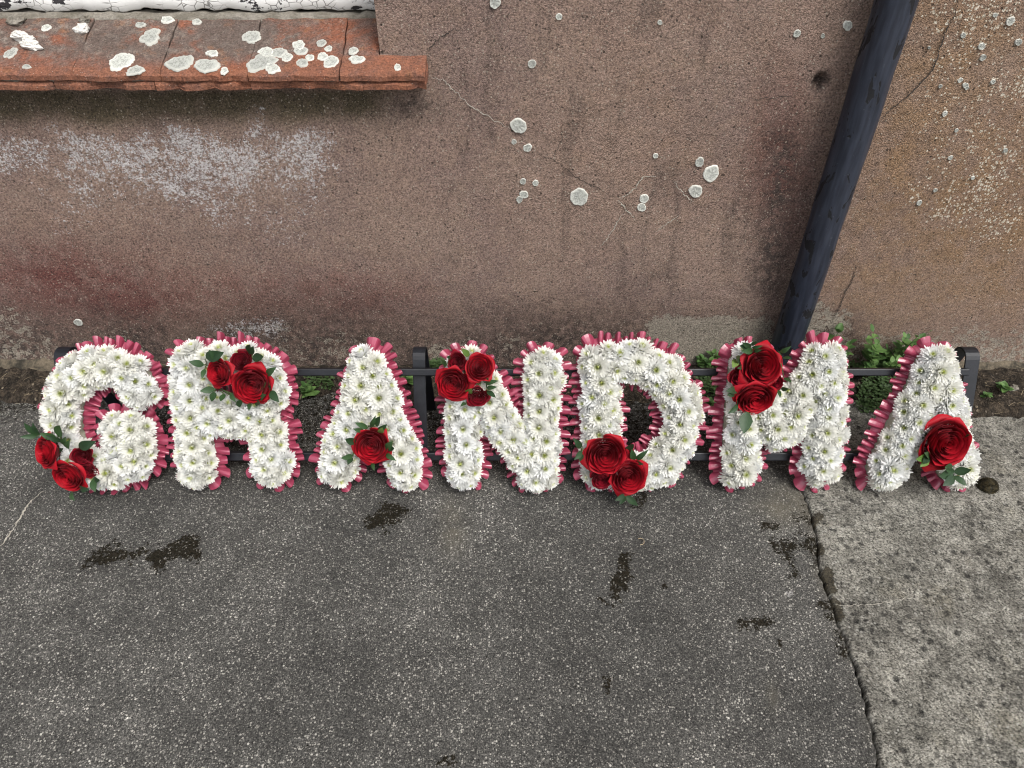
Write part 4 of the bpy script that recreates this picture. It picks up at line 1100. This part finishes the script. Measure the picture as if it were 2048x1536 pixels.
def bracket(xc_, wd, py_top, name='leg_bracket'):
    """flat bar bent over at the top: front leg along the letters, rear leg down to the soil"""
    th = .004; yt = hit_l(1024, py_top + 12, -.025)[1]
    path = []
    for s in np.linspace(.012, yt, 8): p = LO + LU * s + LN * -.023; path.append((p[1], p[2]))
    p0 = np.array(path[-1]); dir_ = np.array([LU[1], LU[2]]); rad = .022; nb = np.array([-LN[1], -LN[2]])   # towards the wall
    c = p0 + nb * rad
    for a in np.linspace(0, math.pi * .82, 9)[1:]: path.append(tuple(c - nb * rad * math.cos(a) + dir_ * rad * math.sin(a)))
    e = path[-1]; path.append((e[0] + .020, e[1] - .10)); path.append((e[0] + .050, .004))
    v = []; f = []
    P = np.array(path)
    for i, (y, z) in enumerate(P):
        t = P[min(i + 1, len(P) - 1)] - P[max(i - 1, 0)]; t /= np.hypot(*t); n_ = np.array([-t[1], t[0]])
        for k in (-1, 1):
            for x in (-wd / 2, wd / 2): v.append((xc_ + x, y + n_[0] * k * th / 2 - stx.y, z + n_[1] * k * th / 2))
        if i:
            b = (i - 1) * 4; f += [(b, b + 1, b + 5, b + 4), (b + 2, b + 6, b + 7, b + 3), (b, b + 4, b + 6, b + 2), (b + 1, b + 3, b + 7, b + 5)]
    f += [(0, 2, 3, 1), (len(v) - 4, len(v) - 3, len(v) - 1, len(v) - 2)]
    o = bevel(link(name, mesh(name, v, f, M['metal'], False), stand), .0009)
    return o
for xb_, wd in ((XL + .006, .030), (float(hit_l(838, 740, -.02)[0]), .027), (XRR - .002, .030)): bracket(xb_, wd, 707)

# ================================================================== WEEDS, MOSS, LITTER
def weed(px, py, h, nl, spread, seed, label, lsz=.016, base=None):
    """upright little plant: stems with opposite leaves; px, py is where it leaves the soil"""
    rr = random.Random(seed)
    p = base if base is not None else hit_z(px, py, .03); p = np.array([p[0], min(p[1], WALL_Y - .012), 0.0]); p[2] = soil_z(p[0], p[1]) - .003
    root = empty('weed_plant', p); tag(root, label, 'weed', 'weeds along the foot of the wall')
    ns = max(1, nl // 8)
    for s in range(ns):
        az = rr.uniform(0, 6.28); tilt = rr.uniform(.1, .5) * spread; hh = h * rr.uniform(.65, 1.0)
        d = Vector((math.cos(az) * tilt, min(math.sin(az) * tilt, .1) - .15 * spread, 1)).normalized()
        bend = Vector((rr.uniform(-.3, .3), -.25, 0)) * hh * .5
        pt = lambda t: d * (hh * t) + bend * t * t
        sm = MB(); sm.tube([pt(t) for t in (0, .35, .7, 1)], [.0012, .001, .0008, .0005], 5)
        so_ = link('stem', sm.mesh('stem', M['stem'], True), root)
        k = max(4, nl // ns)
        for i in range(k):
            t = .22 + .78 * (i // 2 + .5) / (k / 2 + .01); t = min(t, 1)
            a = az + (i // 2) * 1.57 + (i % 2) * 3.14 + rr.uniform(-.4, .4)
            dv = Vector((math.cos(a), math.sin(a), rr.uniform(.0, .6) + (.9 if t > .9 else 0))).normalized()
            xv = dv.cross(Vector((0, 0, 1))).normalized(); zv = xv.cross(dv); mt = Matrix((xv, dv, zv)).transposed()
            link('leaf', rr.choice(WEED), so_, pt(t), mt.to_euler(), 1.35 * lsz * rr.uniform(.65, 1.2) * (1.15 - .5 * t))
for k, (px, py, h, nl, sp, lab, ls) in enumerate([
    (1398, 722, .045, 16, 1.2, 'low weed beside the right edge of the letter D', .016),
    (1425, 716, .060, 16, 1.0, 'leafy weed rising above the rail between letters D and M', .018),
    (1455, 706, .070, 16, .9, 'weed tucked behind the left shoulder of the letter M', .018),
    (1500, 690, .075, 10, .6, 'small bright weed on the wall above the top left of the letter M', .015),
    (1622, 706, .110, 14, .6, 'tall weed growing hard against the right side of the downpipe', .022),
    (1655, 700, .085, 10, .7, 'small weed above the right half of the letter M', .018),
    (1738, 740, .115, 18, .8, 'bushy weed over the rail, left of the two before the last letter', .021),
    (1786, 738, .125, 18, .7, 'tallest weed over the rail, nearest the last letter', .021),
    (1765, 752, .070, 14, 1.2, 'low weed just above the rail near the last letter', .018),
    (1722, 752, .060, 12, 1.2, 'low weed beside the right shoulder of the letter M', .017),
    (618, 776, .050, 16, 1.1, 'round-leaved weed under the rail between letters R and A', .016),
    (815, 758, .045, 10, 1.1, 'small weed under the rail left of the middle leg', .015),
    (2004, 776, .040, 12, 1.3, 'small fresh green weed on bare soil right of the stand', .016),
    (1976, 784, .022, 6, 1.2, 'single tiny weed next to the right leg of the stand', .012),
    (1420, 790, .035, 14, 1.3, 'low weed under the rail between letters D and M', .014),
    (1760, 728, .085, 18, .9, 'dense weed hard against the wall, midway between letter M and the last letter', .019),
    (1440, 728, .050, 14, 1.2, 'spreading weed touching the left side of the letter M', .016)]):
    weed(px, py, h * 1.25, int(nl * 1.5), sp, 300 + k, lab, ls * 1.12)

def cover(name, label, cat, blobs, n, size, mat, seed, zlift=.012):
    rr = random.Random(seed); v = []; f = []
    for (px, py, rx, ry, wt) in blobs:
        for _ in range(int(n * wt)):
            a, q = rr.uniform(0, 6.28), math.sqrt(rr.random())
            p = hit_z(px + rx * q * math.cos(a), py + ry * q * math.sin(a), .02)
            if p[1] > WALL_Y - .01: p[1] = WALL_Y - rr.uniform(.01, .03)
            z = soil_z(p[0], p[1]) + rr.uniform(0, zlift); s = size * rr.uniform(.6, 1.3); az = rr.uniform(0, 6.28); t = rr.uniform(-.2, .7)
            dx, dy = math.cos(az), math.sin(az); b = len(v)
            v += [(p[0], p[1], z), (p[0] + dx * s * .5 - dy * s * .38, p[1] + dy * s * .5 + dx * s * .38, z + t * s * .5 + .1 * s), (p[0] + dx * s, p[1] + dy * s, z + t * s * .8), (p[0] + dx * s * .5 + dy * s * .38, p[1] + dy * s * .5 - dx * s * .38, z + t * s * .5 + .1 * s), (p[0] + dx * s * .5, p[1] + dy * s * .5, z + t * s * .5)]
            f += [(b, b + 4, b + 1), (b + 4, b + 2, b + 1), (b, b + 3, b + 4), (b + 4, b + 3, b + 2)]
    return tag(link(name, mesh(name, v, f, mat)), label, cat, kind='stuff')
cover('ground_cover', 'carpet of small green leaves under the rail by the wall', 'ground cover',
      [(1755, 790, 40, 32, 1.0), (1740, 830, 30, 25, .35), (1420, 765, 26, 22, .5), (1700, 745, 60, 12, .35), (1450, 730, 60, 10, .35), (1500, 740, 60, 10, .2), (870, 730, 30, 18, .5), (640, 765, 30, 10, .2), (1775, 745, 30, 14, .4)], 850, .0090, M['cover'], 401, .022)
# crumbs, chips and straws lying on the soil
rr = random.Random(77); lit = MB(); strw = MB()
for _ in range(2600):
    x = rr.uniform(-1.5, 1.5); y = rr.uniform(1.20, WALL_Y - .005); z = soil_z(x, y)
    if z < -.004: continue
    s = rr.uniform(.0012, .0045); b = Vector((x, y, z + s * .3)); e = [Vector((rr.uniform(-1, 1), rr.uniform(-1, 1), rr.uniform(-.6, .6))) * s for _ in range(4)]
    lit.add([b + q for q in e], [(0, 1, 2), (0, 2, 3), (0, 3, 1), (1, 3, 2)])
for _ in range(420):
    x = rr.uniform(-1.4, 1.4); y = rr.uniform(1.21, WALL_Y - .02); z = soil_z(x, y) + .003
    if z < 0: continue
    L_ = rr.uniform(.006, .030); a = rr.uniform(0, 6.28); c = rr.uniform(-.10, .10)
    p0 = Vector((x, y, z)); p2 = p0 + Vector((math.cos(a) * L_, math.sin(a) * L_ * .7, rr.uniform(-.1, .35) * L_)); p1 = (p0 + p2) / 2 + Vector((-math.sin(a), math.cos(a), .4)) * L_ * c
    strw.tube([p0, p1, p2], [.00045, .0004, .00025], 3)
tag(link('soil_crumbs', lit.mesh('soil_crumbs', m_simple('earth_crumbs', (.03, .023, .017), (.17, .135, .10), 260, sc2=700))), 'crumbs of earth and grit strewn on the dark soil', 'soil', kind='stuff')
tag(link('straw_litter', strw.mesh('straw_litter', M['straw'])), 'dry stalks and rootlets scattered along the foot of the wall', 'litter', kind='stuff')
# things one can pick up
def twig(pts, r, label, mat='straw'):
    P = [hit_z(x, y, .03) for x, y in pts]
    P = [np.array([p[0], p[1], soil_z(p[0], p[1]) + .006 + (.004 if 0 < i < len(P) - 1 else 0)]) for i, p in enumerate(P)]
    m_ = MB(); m_.tube([p - P[0] for p in P], r, 5); tag(link('twig', m_.mesh('twig', M[mat], True), None, P[0]), label, 'twig', 'twigs on the soil')
twig([(618, 802), (640, 790), (664, 774)], [.0014, .0016, .001], 'long pale twig between letters R and A')
twig([(588, 790), (600, 778), (612, 768)], [.0016, .0018, .0012], 'pale twig beside the right edge of the letter R')
twig([(1262, 834), (1280, 816), (1298, 802)], [.0008, .0008, .0006], 'thin stalk seen through the hole of the letter D')
twig([(622, 803), (634, 801)], [.0012, .001], 'short pale twig right of the dead leaf between R and A')
dl = leaf_mesh(M['dead'], .28, .3, .3, .06)
p = hit_z(612, 793, .03); o = link('dead_leaf', dl, None, (p[0], p[1], soil_z(p[0], p[1]) + .010), (.25, .1, -1.2), .026)
tag(o, 'curled red-brown dead leaf on the soil between letters R and A', 'leaf')
p = hit_z(204, 800, .03); tag(link('rubble_stone', chunk(.020, .014, .012, 4.2, M['mortar']), None, (p[0], p[1], soil_z(p[0], p[1]) + .009)), 'grey stone seen through the opening of the letter G', 'stone')
p = hit_z(2030, 772, .03); tag(link('rubble_stone', chunk(.010, .008, .008, 6.2, M['mortar']), None, (p[0], p[1], soil_z(p[0], p[1]) + .005)), 'small pale stone on the soil at the right edge', 'stone')
# curled pale stem end on the asphalt
c0 = hit_z(1281, 1085); m_ = MB()
m_.tube([(math.cos(a) * .007, math.sin(a) * .007, .0035 + .001 * math.sin(a)) for a in np.linspace(-1.9, 2.2, 12)], [.0008] * 12, 5)
tag(link('curled_stalk', m_.mesh('curled_stalk', M['straw'], True), None, (c0[0], c0[1], .0)), 'thin curled pale stalk lying on the asphalt below the letter D', 'stalk')
# moss cushion at the right end
mc = hit_z(1978, 985); root = empty('moss_cushion', (mc[0], mc[1] + .012, .002)); tag(root, 'round brown-green cushion of moss at the foot of the last letter', 'moss')
bm = bmesh.new(); bmesh.ops.create_icosphere(bm, subdivisions=4, radius=1)
for v in bm.verts:
    k = 1 + .10 * (fbm(v.co.x * 3 + 3, v.co.y * 3 + v.co.z * 2.3, 5, 3) - .5) * 2
    v.co = Vector((v.co.x * .0215 * k, v.co.y * .019 * k, max(v.co.z, -.1) * .023 * k))
me = bpy.data.meshes.new('mound'); bm.to_mesh(me); bm.free(); me.materials.append(M['moss']); [setattr(p_, 'use_smooth', True) for p_ in me.polygons]
link('mound', me, root)
rr = random.Random(9); v = []; f = []
for _ in range(2600):
    a = rr.uniform(0, 6.28); u = rr.uniform(0, 1); cz = u; rxy = math.sqrt(max(0, 1 - cz * cz)); n_ = Vector((rxy * math.cos(a), rxy * math.sin(a), cz + .15)).normalized()
    b0 = Vector((n_.x * .0205, n_.y * .018, n_.z * .022)); s = n_.orthogonal().normalized(); s.rotate(Matrix.Rotation(rr.uniform(0, 6.28), 3, n_)); L_ = rr.uniform(.0015, .0042)
    tip = b0 + (n_ + Vector((rr.uniform(-.7, .7), rr.uniform(-.7, .7), rr.uniform(-.3, .5)))).normalized() * L_; i = len(v)
    v += [b0 - s * .0005, b0 + s * .0005, tip]; f.append((i, i + 1, i + 2))
fz = link('moss_fuzz', mesh('moss_fuzz', v, f, M['moss'], False), root); fz['kind'] = 'stuff'
